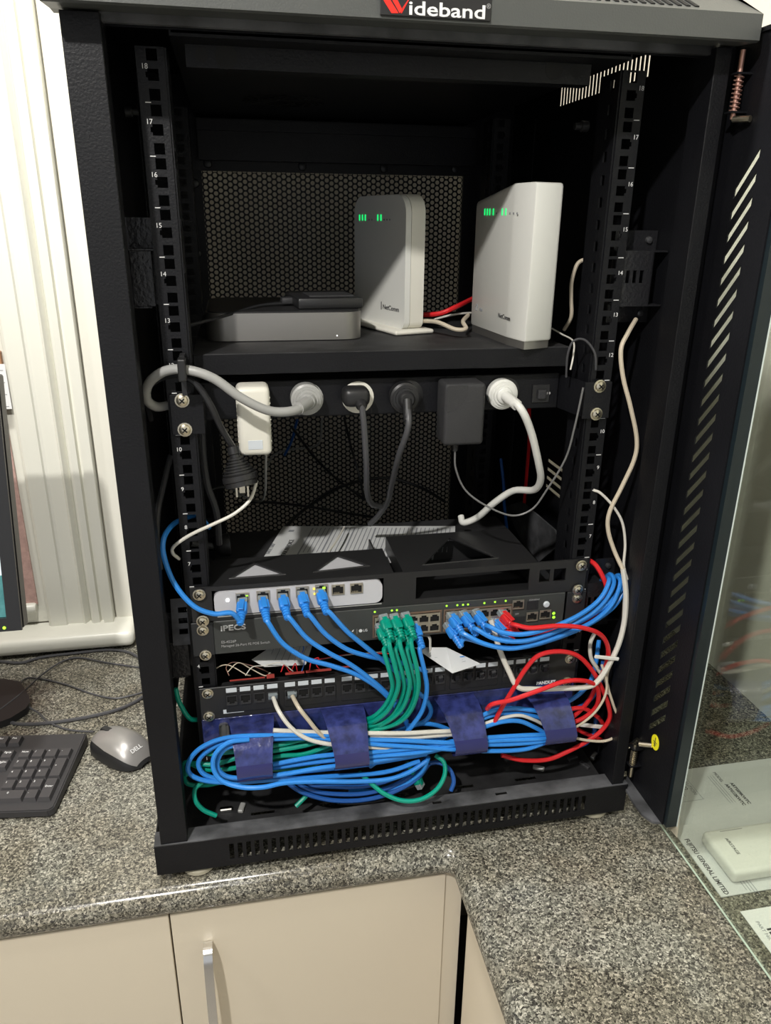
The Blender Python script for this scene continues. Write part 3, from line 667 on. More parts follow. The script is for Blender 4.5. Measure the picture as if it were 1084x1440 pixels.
bm = BM(); prism(bm, [Vector((p.x, p.y, SZ))+(cen-p).normalized()*.003 for p in plan2], (0, 0, .0089)); obj('foot', bm, M_SIL, m2, label='dark metallic foot', smooth=True)
fn = Vector((dd.y, -dd.x, 0)); led = BM(); ledd = BM(); P0 = plan[0]-fn*.0003
if fn.dot(cen-plan[0]) < 0: fn = -fn; P0 = plan[0]-fn*.0003
for px_ in (681.5, 685, 688.5, 693.5, 706, 711):
    q = PP(px_, 298, P0, fn); xbox(led, frame_mtx(q, dd, (0, 0, 1)), (.0026, .0008, .0075), .0003, 1)
for px_ in (698, 717, 722, 727):
    q = PP(px_, 300, P0, fn); xbox(ledd, frame_mtx(q, dd, (0, 0, 1)), (.0025, .0004, .002))
obj('status_lights', led, M_LEDG, m2, label='lit green status lights'); obj('icons', ledd, M_INKG, m2)
text('lettering', 'NetComm', PP(700, 446, P0, fn), 0.0075, -dd, (0, 0, 1), M_INK, m2, wide=1.15)
bm = BM(); q = PP(670, 432, P0, fn)
for (a_, b_) in (((-.004, 0), (0, .004)), ((0, .004), (.004, 0)), ((-.003, 0), (-.003, -.004)), ((.003, 0), (.003, -.004)), ((-.003, -.004), (.003, -.004))):
    tube(bm, [q-dd*a_[0]+Vector((0, 0, a_[1])), q-dd*b_[0]+Vector((0, 0, b_[1]))], .0004, 5)
obj('emblem', bm, M_INKG, m2)
text('lettering', 'nbn', PP(674, 437, P0, fn), 0.007, -dd, (0, 0, 1), M_INKG, m2)

# ================================================================== CABLES : helper
def pts(L): return [PY(x, y, d) for x, y, d in L]
def cord(name, label, cat, m, r, L, group=None, part='cord', n=8, flat=1.0, end=None):
    """a cable that is a thing of its own: Empty at its first end > cord (+ plug)"""
    P = pts(L); t = thing(name, label, cat, P[0], group)
    bm = BM(); tube(bm, P, r, n, 6, flat); obj(part, bm, m, t, smooth=True); return t, P
def rj_plug(t, p, d, m, clear=M_CLR, sc=1.0, boot=True):
    """network plug at p, pointing along d into the socket, with ribbed boot and latch"""
    d = Vector(d).normalized(); up = Vector((0, 0, 1)); x = d.cross(up).normalized(); up = x.cross(d)
    bm = BM(); xbox(bm, frame_mtx(p+d*0.003, x, up), (.0115*sc, .008, .008*sc), .0008, 1); pl = obj('plug', bm, clear, t)
    if not boot: return
    bm = BM(); xbox(bm, frame_mtx(p-d*0.007, x, up), (.0125*sc, .014, .0095*sc), .0022, 2)
    prof = []
    for k in range(5): prof += [(0.0125+k*.0034, (.0054-k*.0003)*sc), (0.0145+k*.0034, (.0054-k*.0003)*sc), (0.0147+k*.0034, (.0044-k*.0003)*sc), (0.0158+k*.0034, (.0044-k*.0003)*sc)]
    lathe(bm, p, -d, prof, 10)
    obj('boot', bm, m, t, smooth=True)
    bm = BM(); xbox(bm, frame_mtx(p-d*0.006+up*.0062, x, up+d*.25), (.006*sc, .018, .0012), .0004, 1); obj('latch', bm, m, t)
def patch(label, m, r, L, cat='cable', group=None, d=None, name='patch_cable', plugm=None):
    """network patch cable; the first point is the socket face, the cord starts behind the boot"""
    L = [(L[0][0], L[0][1], max(L[0][2], -.0085))] + list(L[1:])
    P = pts(L); s = P[0]
    dirv = Vector(d) if d else (P[0]-P[1]).normalized()
    dirv.normalize()
    t = thing(name, label, cat, s, group); rj_plug(t, s, dirv, m, boot=plugm is None)
    Q = [s-dirv*(.026 if plugm is None else .001)] + P[1:]; bm = BM(); tube(bm, Q, r, 8, 6); obj('cord', bm, m, t, smooth=True); return t

# ================================================================== POWER STRIP
YP = 0.048
ps = thing('power_strip', 'black rack power strip screwed across the rack below the shelf', 'power strip', (0, 0.06, 0.447))
xl, xr = PY(283, 560, YP).x, PY(785, 550, YP).x
bm = BM(); box(bm, (xl, YP, 0.447), (xr, YP+.045, 0.4895), .0015, 2); body = obj('body', bm, M_BLK, ps)
bm = BM(); box(bm, (-0.2445, -0.0045, 0.4455), (-0.2105, -0.0022, 0.488), .0005, 1); box(bm, (-0.2125, -0.0022, 0.4475), (-0.2105, YP+.02, 0.486)); obj('mounting_ear', bm, M_BLK, ps)
bm = BM(); box(bm, (0.2135, -0.0045, 0.4455), (0.2465, -0.0022, 0.488), .0005, 1); prism(bm, [(0.2135, -.0022, .4475), (0.2155, -.0022, .4475), (xr+.002, YP, .4475), (xr, YP, .4475)], (0, 0, .0405)); obj('mounting_ear', bm, M_BLK, ps)
for px_, py_ in ((256, 563), (260, 604), (843, 543), (838, 582)): screw(ps, PY(px_, py_, -0.0047), .006)
for px_, m_ in ((355, M_WHT2), (432, M_GREY), (503, M_WHT2), (573, M_PL), (650, M_PL), (709, M_PL)):
    p = PY(px_, 560 if px_ != 432 else 566, YP); bm = BM(); lathe(bm, (p.x, YP, 0.468), (0, -1, 0), [(0, .0185), (.0015, .0185), (.002, .0175)], 26); so = obj('socket', bm, m_, ps, smooth=True)
    bm = BM()
    for a, dx, dz in ((25, -.006, .004), (-25, .006, .004), (0, 0, -.007)):
        xbox(bm, Matrix.Translation((p.x+dx, YP-.0021, 0.468+dz)) @ Matrix.Rotation(math.radians(a), 4, 'Y'), (.0018, .0006, .0075))
    obj('socket_slots', bm, M_HOLE, so)
p = PY(760, 553, YP); bm = BM(); box(bm, (p.x-.011, YP-.002, p.z-.011), (p.x+.011, YP, p.z+.011), .0006, 1); rs_ = obj('breaker_frame', bm, M_PL, ps)
bm = BM(); box(bm, (p.x-.005, YP-.006, p.z-.006), (p.x+.005, YP-.002, p.z+.005), .001); obj('breaker_button', bm, M_PLM, rs_)
text('lettering', '1 0', (p.x+.0065, YP-.0023, p.z-.001), .004, (1, 0, 0), (0, 0, 1), M_PRINT, rs_)
# white adapter
a0, a1 = PY(331, 545, .012), PY(383, 640, .012)
wa = thing('power_adapter', 'white plastic power adapter hanging from the left end of the power strip', 'adapter', ((a0.x+a1.x)/2, .03, a1.z))
bm = BM(); box(bm, (a0.x, .010, a1.z), (a1.x, YP-.0022, a0.z), .006, 4); ab = obj('case', bm, M_WHT2, wa, smooth=True)
bm = BM()
for k in range(9): z = a1.z+.015+k*.006; box(bm, (a0.x-.0004, .014, z), (a1.x+.0004, .040, z+.0012))
obj('grip_ribs', bm, M_WHT2, ab)
bm = BM(); box(bm, (a0.x+.010, .0095, a1.z+.008), (a1.x-.010, .0100, a1.z+.018)); obj('rating_label', bm, M_LBL, ab)
# white cord leaving the bottom of the white adapter
cord('adapter_lead', 'thin grey lead from white adapter running back along the mesh', 'cable', M_CGR, .0016, [(374, 640, .03), (371, 700, .2), (352, 702, .3), (318, 685, .35), (290, 690, .4)])
cord('flat_lead', 'thin grey lead clipped along the mesh behind the grey plug', 'cable', M_CGR, .0018, [(453, 588, .35), (447, 625, .45), (410, 632, .48), (385, 640, .5), (372, 665, .5)])
# round plugs
def round_plug(label, m, c, r, depth, L, rc, mc=None, ribs=True, dirv=(0, -1, 0)):
    p = PY(c[0], c[1], YP-.0022-depth); ax = Vector(dirv).normalized()
    t = thing('mains_plug', label, 'plug', (p.x, YP-.0022, p.z)); bm = BM()
    prof = [(0, r*.96), (.002, r), (depth*.55, r), (depth*.62, r*.93), (depth*.63, r*.80), (depth*.8, r*.72), (depth*.85, r*.52), (depth, r*.5)]
    if ribs: prof = prof[:3] + [(depth*.6, r*.86), (depth*.66, r*.86), (depth*.67, r*.70), (depth*.78, r*.70), (depth*.79, r*.56), (depth*.92, r*.54), (depth, r*.42)]
    lathe(bm, (p.x, YP-.0024, p.z), ax, prof, 28); obj('body', bm, m, t, smooth=True)
    P = [Vector((p.x, YP-.002, p.z))+ax*(depth*.95)] + pts(L)
    bm = BM(); q = P[1]-P[0]; tube(bm, [P[0], P[0]+q*.35, P[0]+q*.8], rc*1.45, 10); obj('strain_relief', bm, m, t, smooth=True)
    bm = BM(); tube(bm, P, rc, 10); obj('cord', bm, mc or m, t, smooth=True); return t
round_plug('round grey mains plug with thick grey cord looping left around the rail', M_GREY, (433, 566), .0175, .030,
    [(415, 577, -.008), (380, 578, -.020), (340, 560, -.026), (300, 532, -.028), (262, 520, -.024), (232, 522, -.016), (210, 538, -.008), (206, 560, .0), (220, 572, .008), (243, 570, .02), (262, 580, .03)], .0050)
round_plug('round black mains plug, fourth from the left on the power strip', M_PL, (573, 563), .0175, .026,
    [(574, 600, .004), (561, 640, .02), (551, 680, .06), (545, 705, .09), (532, 725, .12), (520, 737, .14)], .0036, M_CDG)
round_plug('round white mains plug with thick white cord at the right end of the power strip', M_WHT, (711, 557), .0178, .020,
    [(731, 573, -.004), (746, 605, .0), (757, 650, .015), (760, 675, .03), (750, 689, .05), (722, 690, .08), (695, 707, .10), (672, 727, .12), (652, 735, .13), (648, 726, .14)], .0045)
# small flat black plug
p = PY(502, 560, .02); t = thing('mains_plug', 'small flat black mains plug with ridged cord in a white socket', 'plug', (p.x, YP, .468))
bm = BM(); box(bm, (p.x-.0155, .018, .462), (p.x+.0155, YP-.0022, .484), .008, 4); obj('body', bm, M_PL, t, smooth=True)
bm = BM(); q = PY(508, 568, .018); lathe(bm, q+Vector((0, .004, 0)), (0, -1, -.3), [(0, .007), (.006, .0065), (.010, .0045)], 14); obj('strain_relief', bm, M_PL, t, smooth=True)
bm = BM(); tube(bm, [q+Vector((0, -.003, 0))]+pts([(512, 600, .014), (515, 650, .02), (516, 690, .04), (522, 708, .06), (536, 712, .08)]), .0036, 8); obj('cord', bm, M_CDG, t, smooth=True)
# black adapter
a0, a1 = PY(626, 540, .010), PY(679, 625, .010)
ba = thing('power_adapter', 'black wall-wart power adapter between round black and round white plugs', 'adapter', ((a0.x+a1.x)/2, .03, a1.z))
bm = BM(); box(bm, (a0.x, .008, a1.z), (a1.x, YP-.0022, a0.z), .005, 4); ab = obj('case', bm, M_PLM, ba, smooth=True)
bm = BM(); c_ = Vector((a0.x+.002, .0076, a0.z-.002)); prism(bm, [c_, *[c_+Vector((.024*math.cos(math.radians(a)), 0, .030*math.sin(math.radians(a)))) for a in (0, -20, -40, -60, -75, -90)]], (0, .0006, 0)); obj('textured_corner', bm, M_PLM, ab)
bm = BM(); q = PY(640, 622, .02); lathe(bm, q, (0, 0, -1), [(0, .0042), (.010, .0036)], 10)
bm2 = bm; obj('strain_relief', bm2, M_PL, ba, smooth=True)
bm = BM(); tube(bm, [q+Vector((0, 0, -.01))]+pts([(641, 660, .02), (655, 690, .02), (685, 712, .01), (720, 725, .005), (748, 716, .0), (768, 690, -.004), (795, 645, -.01), (808, 600, -.014), (820, 545, -.012)]), .0012, 7); obj('cord', bm, M_CMD, ba, smooth=True)
# hanging black cord connector
hp_ = PY(341, 655, -.01)
hc = thing('cord_connector', 'black ribbed cord connector hanging beneath the white adapter', 'plug', hp_)
ax = Vector((.10, -.15, -.55)).normalized(); tp = PY(327, 628, -.005)
bm = BM(); pr = [(0, .0062), (.008, .0066), (.009, .0055), (.012, .0055)]
for k in range(6): r0 = .0085+k*.0018; pr += [(.0125+k*.0030, r0), (.0145+k*.0030, r0), (.0146+k*.0030, r0-.0012), (.0154+k*.0030, r0-.0012)]
pr += [(.0315, .0190), (.037, .0190), (.0375, .0175), (.043, .0175)]
lathe(bm, tp, ax, pr, 26); obj('body', bm, M_PL, hc, smooth=True)
bm = BM(); tube(bm, [tp]+pts([(310, 600, -.012), (296, 570, -.018), (276, 540, -.018), (252, 528, -.012), (225, 532, -.003), (205, 552, .01), (212, 590, .03)]), .0035, 9); obj('cord', bm, M_CBK, hc, smooth=True)
q = tp+ax*.043; bm = BM()
for dx in (-.006, .006): box(bm, (q.x+dx-.001, q.y-.002, q.z-.012), (q.x+dx+.001, q.y+.002, q.z))
box(bm, (q.x-.003, q.y+.005, q.z-.010), (q.x+.003, q.y+.007, q.z)); obj('pins', bm, M_BRS, hc)
cord('white_lead', 'thin white lead curving from under black connector down to the left rail', 'cable', M_CWH, .0019, [(361, 676, .0), (352, 702, -.01), (330, 722, -.015), (300, 737, -.016), (268, 752, -.014), (245, 768, -.010), (243, 778, -.006), (252, 786, .004)])
bm = BM(); z_ = PY(256, 520, -.03); box(bm, (z_.x-.004, -.036, z_.z-.011), (z_.x+.004, -.019, z_.z+.011), .0015); box(bm, (z_.x-.0025, -.020, z_.z-.028), (z_.x+.0025, -.014, z_.z-.009)); box(bm, (z_.x-.0025, -.02, z_.z+.009), (z_.x+.0025, -.0005, z_.z+.012)); tag(obj('cable_tie', bm, M_PL), 'black hook cable tie holding thick grey cord to the left rail', 'cable tie')

# ---- leads behind shelf, mesh and sides
cord('drive_lead', 'thin black lead from portable drive to the left side of the rack shelf', 'cable', M_CBK, .0019, [(430, 428, .185), (400, 427, .18), (365, 430, .16), (330, 440, .12), (295, 450, .08), (264, 458, .05)])
cord('network_cable', 'red network cable passing behind the modems on the shelf', 'cable', M_RED, .0032, [(590, 443, .20), (618, 441, .18), (640, 432, .18), (665, 420, .22)])
cord('phone_lead', 'cream phone lead kinked between the two modems', 'cable', M_CCR, .0026, [(592, 451, .17), (615, 453, .13), (640, 463, .11), (655, 462, .11), (651, 452, .13), (658, 443, .17)])
cord('power_lead', 'thin white lead behind the cream phone lead on the shelf', 'cable', M_CWH, .0014, [(592, 455, .22), (615, 448, .2), (640, 442, .19), (662, 440, .2)])
cord('modem_lead', 'thin cream lead hanging behind the right modem near the right rail', 'cable', M_CCR, .0024, [(825, 364, .10), (812, 371, .10), (804, 395, .10), (803, 420, .10), (803, 445, .10), (793, 464, .11)])
cord('thin_lead', 'thin white lead trailing off right modem over shelf end', 'cable', M_CWH, .0010, [(776, 462, .08), (790, 470, .06), (806, 480, .03), (806, 500, .01), (802, 520, .005)])
cord('thin_lead', 'thin black lead looping over the right end of the shelf', 'cable', M_CDG, .0013, [(796, 530, .01), (798, 500, .0), (806, 480, -.004), (822, 478, -.006), (836, 496, -.008), (838, 520, -.006)])
cord('mesh_lead', 'black lead crossing the rear mesh diagonally left of the middle', 'cable', M_CBK, .0022, [(410, 600, .3), (440, 640, .4), (475, 675, .45), (510, 700, .45), (530, 712, .40)])
cord('mesh_lead', 'black lead sweeping left to right low across the rear mesh', 'cable', M_CBK, .0028, [(400, 742, .3), (430, 715, .4), (480, 684, .45), (540, 672, .47), (590, 685, .45), (625, 705, .4)])
cord('mesh_lead', 'black lead dropping steeply down the mesh beside the small flat plug', 'cable', M_CBK, .0020, [(484, 588, .35), (494, 630, .42), (504, 665, .42), (512, 700, .40)])
cord('mesh_lead', 'black lead lying along the foot of the mesh above the papers', 'cable', M_CBK, .0022, [(330, 710, .3), (370, 706, .35), (430, 712, .38), (490, 722, .38), (530, 728, .36)])
cord('network_cable', 'blue network cable dropping behind the thick white cord', 'cable', M_BLUED, .0028, [(704, 645, .38), (708, 680, .36), (709, 710, .34), (713, 748, .30)])
cord('network_cable', 'red network cable hanging behind thick white cord', 'cable', M_RED, .0027, [(744, 575, .2), (744, 620, .26), (741, 660, .3), (737, 710, .32)])
cord('network_cable', 'short blue cable end behind the hanging black connector', 'cable', M_BLUED, .0022, [(418, 590, .4), (410, 620, .42), (400, 640, .43)])
cord('mains_lead', 'dark grey mains lead running down beside the left rail', 'cable', M_CDG, .0042, [(284, 590, .06), (285, 630, .07), (291, 680, .08), (304, 720, .09), (308, 765, .10)])
cord('side_cord', 'dark cord bowed between the left post and left rail', 'cable', M_CDG, .0032, [(240, 640, .05), (230, 680, .04), (222, 720, .03), (221, 765, .02), (226, 800, .02)])

# ================================================================== GATEWAY TRAY (U6)
T0, T1 = 5*U+.0002, 6*U-.0006
tr = thing('rack_tray', 'black rack mounting tray with triangular top cut-outs, holding the white gateway at left', 'rack tray', (0, 0.05, T0))
zt = T0+.0388
bm = BM(); W = .4826
gx0, gx1 = -0.2175+.2413, -0.0175+.2413
plate(bm, (-.2413, -.0035, T0), (1, 0, 0), (0, 0, 1), W, T1-T0, [(gx0, gx1, .0060, .0385), (.2413+.022, .2413+.166, .007, .036), (.2413+.179, .2413+.193, .016, .033), (.2413+.198, .2413+.214, .016, .033)], -.0025); fp = obj('front_plate', bm, M_PL, tr)
# top sheets with triangle holes
def tri_sheet(x0, x1, y0, y1, z, tris, t=.002):
    bm = BM(); bmf = bmesh.new()
    # constrained: build by fan strips around each triangle column
    tris = sorted(tris, key=lambda q: q[0][0]); cuts = [x0]
    for i in range(len(tris)-1): cuts.append((tris[i][1][0]+tris[i+1][0][0])/2)
    cuts.append(x1)
    for i, (a, b, c) in enumerate(tris):      # a=left base, b=right base, c=apex (y larger)
        X0, X1 = cuts[i], cuts[i+1]
        loops = [[(X0, y0), (X1, y0), b, a], [(X1, y0), (X1, y1), c, b], [(X1, y1), (X0, y1), c], [(X0, y1), (X0, y0), a, c]]
        for lp in loops: prism(bm, [(x, y, z) for x, y in lp], (0, 0, t))
    return bm
q1 = [PZ(322, 815, zt), PZ(402, 809, zt), PZ(358, 793, zt)]; q2 = [PZ(440, 806, zt), PZ(520, 797, zt), PZ(474, 782, zt)]
f2 = lambda q: (q.x, q.y)
bm = tri_sheet(-.2205, -.0035, -.001, .080, zt-.001, [[f2(q) for q in q1], [f2(q) for q in q2]]); obj('top_sheet', bm, M_PL, tr)
q3 = [PZ(594, 796, zt), PZ(700, 786, zt), PZ(632, 757, zt)]
bm = tri_sheet(.008, .180, -.001, .118, zt-.001, [[f2(q) for q in q3]]); obj('top_sheet', bm, M_PL, tr)
bm = BM()
def rim(qs, h=.0022):
    b_ = BM()
    for i in range(3):
        a_, c_ = qs[i], qs[(i+1) % 3]; tube(b_, [a_+Vector((0, 0, .0012)), c_+Vector((0, 0, .0012))], .0012, 6)
    return b_
for q in (q1, q2, q3): obj('cutout_rim', rim(q), M_PL, tr, smooth=True)
bm = BM(); box(bm, (-.2205, 0, T0), (-.2185, .085, zt)); box(bm, (-.0155, 0, T0), (-.0135, .115, zt)); box(bm, (.008, 0, T0), (.010, .118, zt)); box(bm, (.178, 0, T0), (.180, .118, zt)); box(bm, (-.2205, -.001, T0), (.180, .118, T0+.0015)); box(bm, (.010, .116, T0+.0015), (.178, .118, zt-.012)); obj('tray_floor', bm, M_PL, tr)
bm = BM(); box(bm, (-.213, -.0045, T0+.0045), (-.02, -.0036, T0+.0058)); obj('lower_edge', bm, M_GREY, tr)
for px_, py_ in ((280, 836), (285, 873), (817, 795), (812, 829)): screw(tr, PY(px_, py_, -.0062), .0058)
# gateway
gw = thing('network_gateway', 'white rounded network gateway box with seven ports in the left of the rack tray', 'router', (-.118, .04, T0+.003))
gz0, gz1 = T0+.0075, T0+.0378
bm = BM(); box(bm, (-.2155, -.0055, gz0), (-.0195, .080, gz1-.0005))
es = [e for e in bm.edges if abs(e.verts[0].co.y-e.verts[1].co.y) > .01]; bmesh.ops.bevel(bm, geom=es, offset=.009, segments=6, affect='EDGES', profile=.5); gb = obj('case', bm, M_GLW, gw, smooth=True)
def jack(parent, c, w=.0125, h=.0115, frame=M_PORT, y=-.0056, t=.0012):
    b = BM(); x0, x1, z0, z1 = c.x-w/2, c.x+w/2, c.z-h/2, c.z+h/2
    plate(b, (x0, y, z0), (1, 0, 0), (0, 0, 1), w, h, [(.0012, w-.0012, .0012, h-.0028), (w*.32, w*.68, h-.0028, h-.0010)], t); j = obj('port', b, frame, parent)
    b = BM(); box(b, (x0+.0008, y+.0002-0, z0+.0008), (x1-.0008, y+.0006, z1-.0008)); obj('port_cavity', b, M_HOLE, j)
    b = BM()
    for k in range(6): box(b, (x0+.0028+k*.0012, y-.0002, z0+.0014), (x0+.0033+k*.0012, y+.0001, z0+.0030))
    obj('contacts', b, M_BRS, j); return j
gports = [(341, 841), (370, 838), (398, 835), (425, 832), (452, 829), (475, 829), (501, 827)]
for px_, py_ in gports: jack(gb, PY(px_, py_, -.0062), .0150, .0130, y=-.0060)
bm = BM(); lathe(bm, PY(320, 844, -.0058), (0, -1, 0), [(0, .0022), (.0004, .0022)], 14); obj('power_light', bm, M_LEDW, gb)
for px_, py_, m_ in ((347.5, 837, M_LEDY), (442, 828, M_LEDA), (455.5, 826.5, M_LEDY), (443, 835, M_LEDA)):
    c = PY(px_, py_, -.0064); bm = BM(); box(bm, (c.x-.0017, -.0068, c.z-.0012), (c.x+.0017, -.0064, c.z+.0012)); obj('port_light', bm, m_, gb)

# papers and device behind the tray
bx = thing('network_appliance', 'wide dusty black appliance body behind the tray, papers on top', 'network device', (0, .2, T0+.0))
dk = [PZ(262, 752, .2405), PZ(600, 738, .2405)]
bm = BM(); box(bm, (-.219, .125, T0+.0005), (.200, .222, .2400), .002); obj('case', bm, M_DUST2, bx)
pa = [PZ(398, 739, .2425), PZ(366, 790, .2425), PZ(556, 790, .2425), PZ(640, 750, .2425), PZ(640, 739, .2425)]
pp = thing('printed_paper', 'printed white form lying crookedly behind the rack tray', 'paper', (pa[0]+pa[2])/2)
bm = BM(); prism(bm, [Vector((p.x, p.y, .2410)) for p in pa], (0, 0, .0006)); sheet = obj('sheet', bm, M_PAPB, pp)
bm = BM(); o = Vector((pa[0].x, pa[0].y, .2420)); e1 = (Vector((pa[4].x, pa[4].y, 0))-Vector((pa[0].x, pa[0].y, 0))); e2 = (Vector((pa[1].x, pa[1].y, 0))-Vector((pa[0].x, pa[0].y, 0)))
for k in range(34):
    a_ = o+e1*(.18+.024*k)+e2*.06; b_ = o+e1*(.17+.024*k)+e2*(.75 if k % 5 else .95)
    w_ = .0006 if k % 5 else .0011; d_ = (b_-a_).normalized().cross(Vector((0, 0, 1)))*w_
    quad(bm, [a_-d_, b_-d_, b_+d_, a_+d_])
a_ = o+e1*.05+e2*.12; quad(bm, [a_, a_+e1*.03, a_+e1*.03+e2*.06, a_+e2*.06])
obj('print', bm, M_INKG, sheet)
text('lettering', 'TAX INVOICE', o+e1*.11+e2*.85+Vector((0, 0, .0003)), .009, -e2, e1*-1, M_INK, sheet)
text('lettering', 'DATE 13/07', o+e1*.02+e2*.80+Vector((0, 0, .0003)), .007, -e2, e1*-1, M_INKG, sheet)
cord('thin_lead', 'short thin white lead lying across the printed form', 'cable', M_CWH, .0014, [(484, 741, .17), (478, 752, .14), (470, 765, .11), (462, 776, .085)])
t, P = cord('spare_connector', 'round dark mains connector lying behind the left rail above the tray', 'plug', M_CDG, .004, [(268, 764, .10), (285, 766, .11), (300, 768, .12)])
bm = BM(); lathe(bm, P[-1], (1, .1, 0), [(0, .006), (.004, .010), (.008, .014), (.020, .015), (.021, .012)], 20); obj('body', bm, M_PL, t, smooth=True)
# fallen cardboard/strap debris on the right
bm = BM(); prism(bm, [PX(x, y, .283) for x, y in ((712, 712), (735, 705), (782, 745), (790, 765), (760, 790), (735, 760))], (-.003, 0, 0)); obj('side_strap', bm, M_DUST_LIT, rk, label='dusty grey patch of the side frame')

# ================================================================== SWITCH (U5)
W0, W1 = 4*U+.0002, 5*U-.0006
sw = thing('network_switch', 'dark grey rack network switch with rows of lit ports below the tray', 'network switch', (0, .1, W0))
bm = BM(); box(bm, (-.219, 0.0, W0), (.2165, .20, W1)); obj('case', bm, M_SWT, sw)
bm = BM(); box(bm, (-.219, -.0040, W0), (.2165, -.0002, W1), .0008, 1); fp = obj('front_panel', bm, M_SWF, sw)
for s in (-1, 1):
    bm = BM(); box(bm, (min(s*.2190, s*.2440), -.0045, W0), (max(s*.2190, s*.2440), -.0022, W1), .0005, 1); obj('mounting_ear', bm, M_SWT, sw)
for px_, py_ in ((285, 886), (289, 921), (811, 841), (806, 877)): screw(sw, PY(px_, py_, -.0047), .0055)
text('lettering', 'iPECS', PY(310, 887.5, -.0043), .0098, (1, 0, 0), (0, 0, 1), M_PRINT, fp, bold=.00025, wide=1.25)
text('lettering', 'ES-4526P', PY(311, 905, -.0043), .0046, (1, 0, 0), (0, 0, 1), M_PRG, fp)
text('lettering', 'Managed 26-Port FE POE Switch', PY(311, 910.5, -.0043), .0043, (1, 0, 0), (0, 0, 1), M_PRG, fp)
bm = BM(); c = PY(507, 887, -.0042); lathe(bm, c, (0, -1, 0), [(0, .0022), (.0002, .0022)], 12); obj('emblem', bm, M_PRINT, fp)
text('lettering', 'LG', c+Vector((.003, -.0002, -.0014)), .0045, (1, 0, 0), (0, 0, 1), M_PRINT, fp)
bm = BM(); c = PY(502, 888, -.0042); box(bm, (c.x-.0002, c.y-.0002, c.z-.0035), (c.x, c.y, c.z+.0035)); c = PY(496, 887, -.0042); prism(bm, [c+Vector((-.0016, 0, -.001)), c+Vector((.0014, 0, .002)), c+Vector((.0004, 0, -.0015))], (0, -.0002, 0)); obj('emblem', bm, M_PRINT, fp)
def bank(xa, xb, za, zb):
    b = BM(); plate(b, (xa, -.0052, za), (1, 0, 0), (0, 0, 1), xb-xa, zb-za, [(.002, xb-xa-.002, .002, zb-za-.002)], -.001); bk = obj('port_bank', b, M_BRZ, fp, label='bronze framed bank of twelve ports')
    w_ = (xb-xa-.005)/6
    for r in range(2):
        for k in range(6):
            c = Vector((xa+.0025+w_*(k+.5), 0, za+.0025+(zb-za-.005)*(r*.5+.25)))
            jk = BM(); h_ = (zb-za-.0055)/2
            plate(jk, (c.x-w_/2, -.0058, c.z-h_/2), (1, 0, 0), (0, 0, 1), w_, h_, [(.0012, w_-.0012, .0014, h_-.0042), (w_*.26, w_*.74, h_-.0042, h_-.0020)], .0014); j = obj('port', jk, M_PORT, bk)
            jk = BM(); box(jk, (c.x-w_/2+.0008, -.0044, c.z-h_/2+.0008), (c.x+w_/2-.0008, -.0041, c.z+h_/2-.0008)); obj('port_cavity', jk, M_HOLE, j)
xA0, xA1 = PY(524, 870, -.005).x, PY(621, 865, -.005).x; xB0, xB1 = PY(624, 862, -.005).x, PY(721, 855, -.005).x
bank(xA0, xA1, W0+.0035, W0+.0345); bank(xB0, xB1, W0+.0035, W0+.0345)
FX = [(527, 860.5), (551, 858.5), (558, 858), (628, 852), (643, 851), (651, 850.5), (658, 850), (681, 848), (696, 846.5), (711, 845)]
for px_, py_ in FX:
    c = PY(px_, py_, -.0044); bm = BM(); lathe(bm, c, (0, -1, 0), [(0, .0013), (.0004, .0012)], 8); obj('port_light', bm, M_LEDY, fp)
for px_, py_ in ((778.5, 862.5), (778.5, 868)):
    c = PY(px_, py_, -.0044); bm = BM(); lathe(bm, c, (0, -1, 0), [(0, .0020), (.0004, .0019)], 10); obj('port_light', bm, M_LEDY, fp)
for px_, py_ in ((728.5, 850), (748, 867), (766.5, 864)): jack(fp, PY(px_, py_, -.0058), .0150, .0125, y=-.0054)
bm = BM(); c = PY(749, 851, -.0045); box(bm, (c.x-.0075, -.0046, c.z-.006), (c.x+.0075, -.0041, c.z+.006)); c = PY(730, 872, -.0045); box(bm, (c.x-.0075, -.0046, c.z-.005), (c.x+.0075, -.0041, c.z+.005)); obj('blank_slot', bm, M_SWT, fp)
bm = BM(); c = PY(768, 849.5, -.0045); lathe(bm, c, (0, -1, 0), [(0, .0042), (.0015, .0042), (.0025, .003)], 14); obj('push_button', bm, M_LBL, fp, smooth=True)
text('lettering', 'CONSOLE', PY(744, 845, -.0043), .0030, (1, 0, 0), (0, 0, 1), M_PRG, fp)
text('lettering', 'SFP', PY(724, 865, -.0043), .0035, (1, 0, 0), (0, 0, 1), M_PRG, fp)

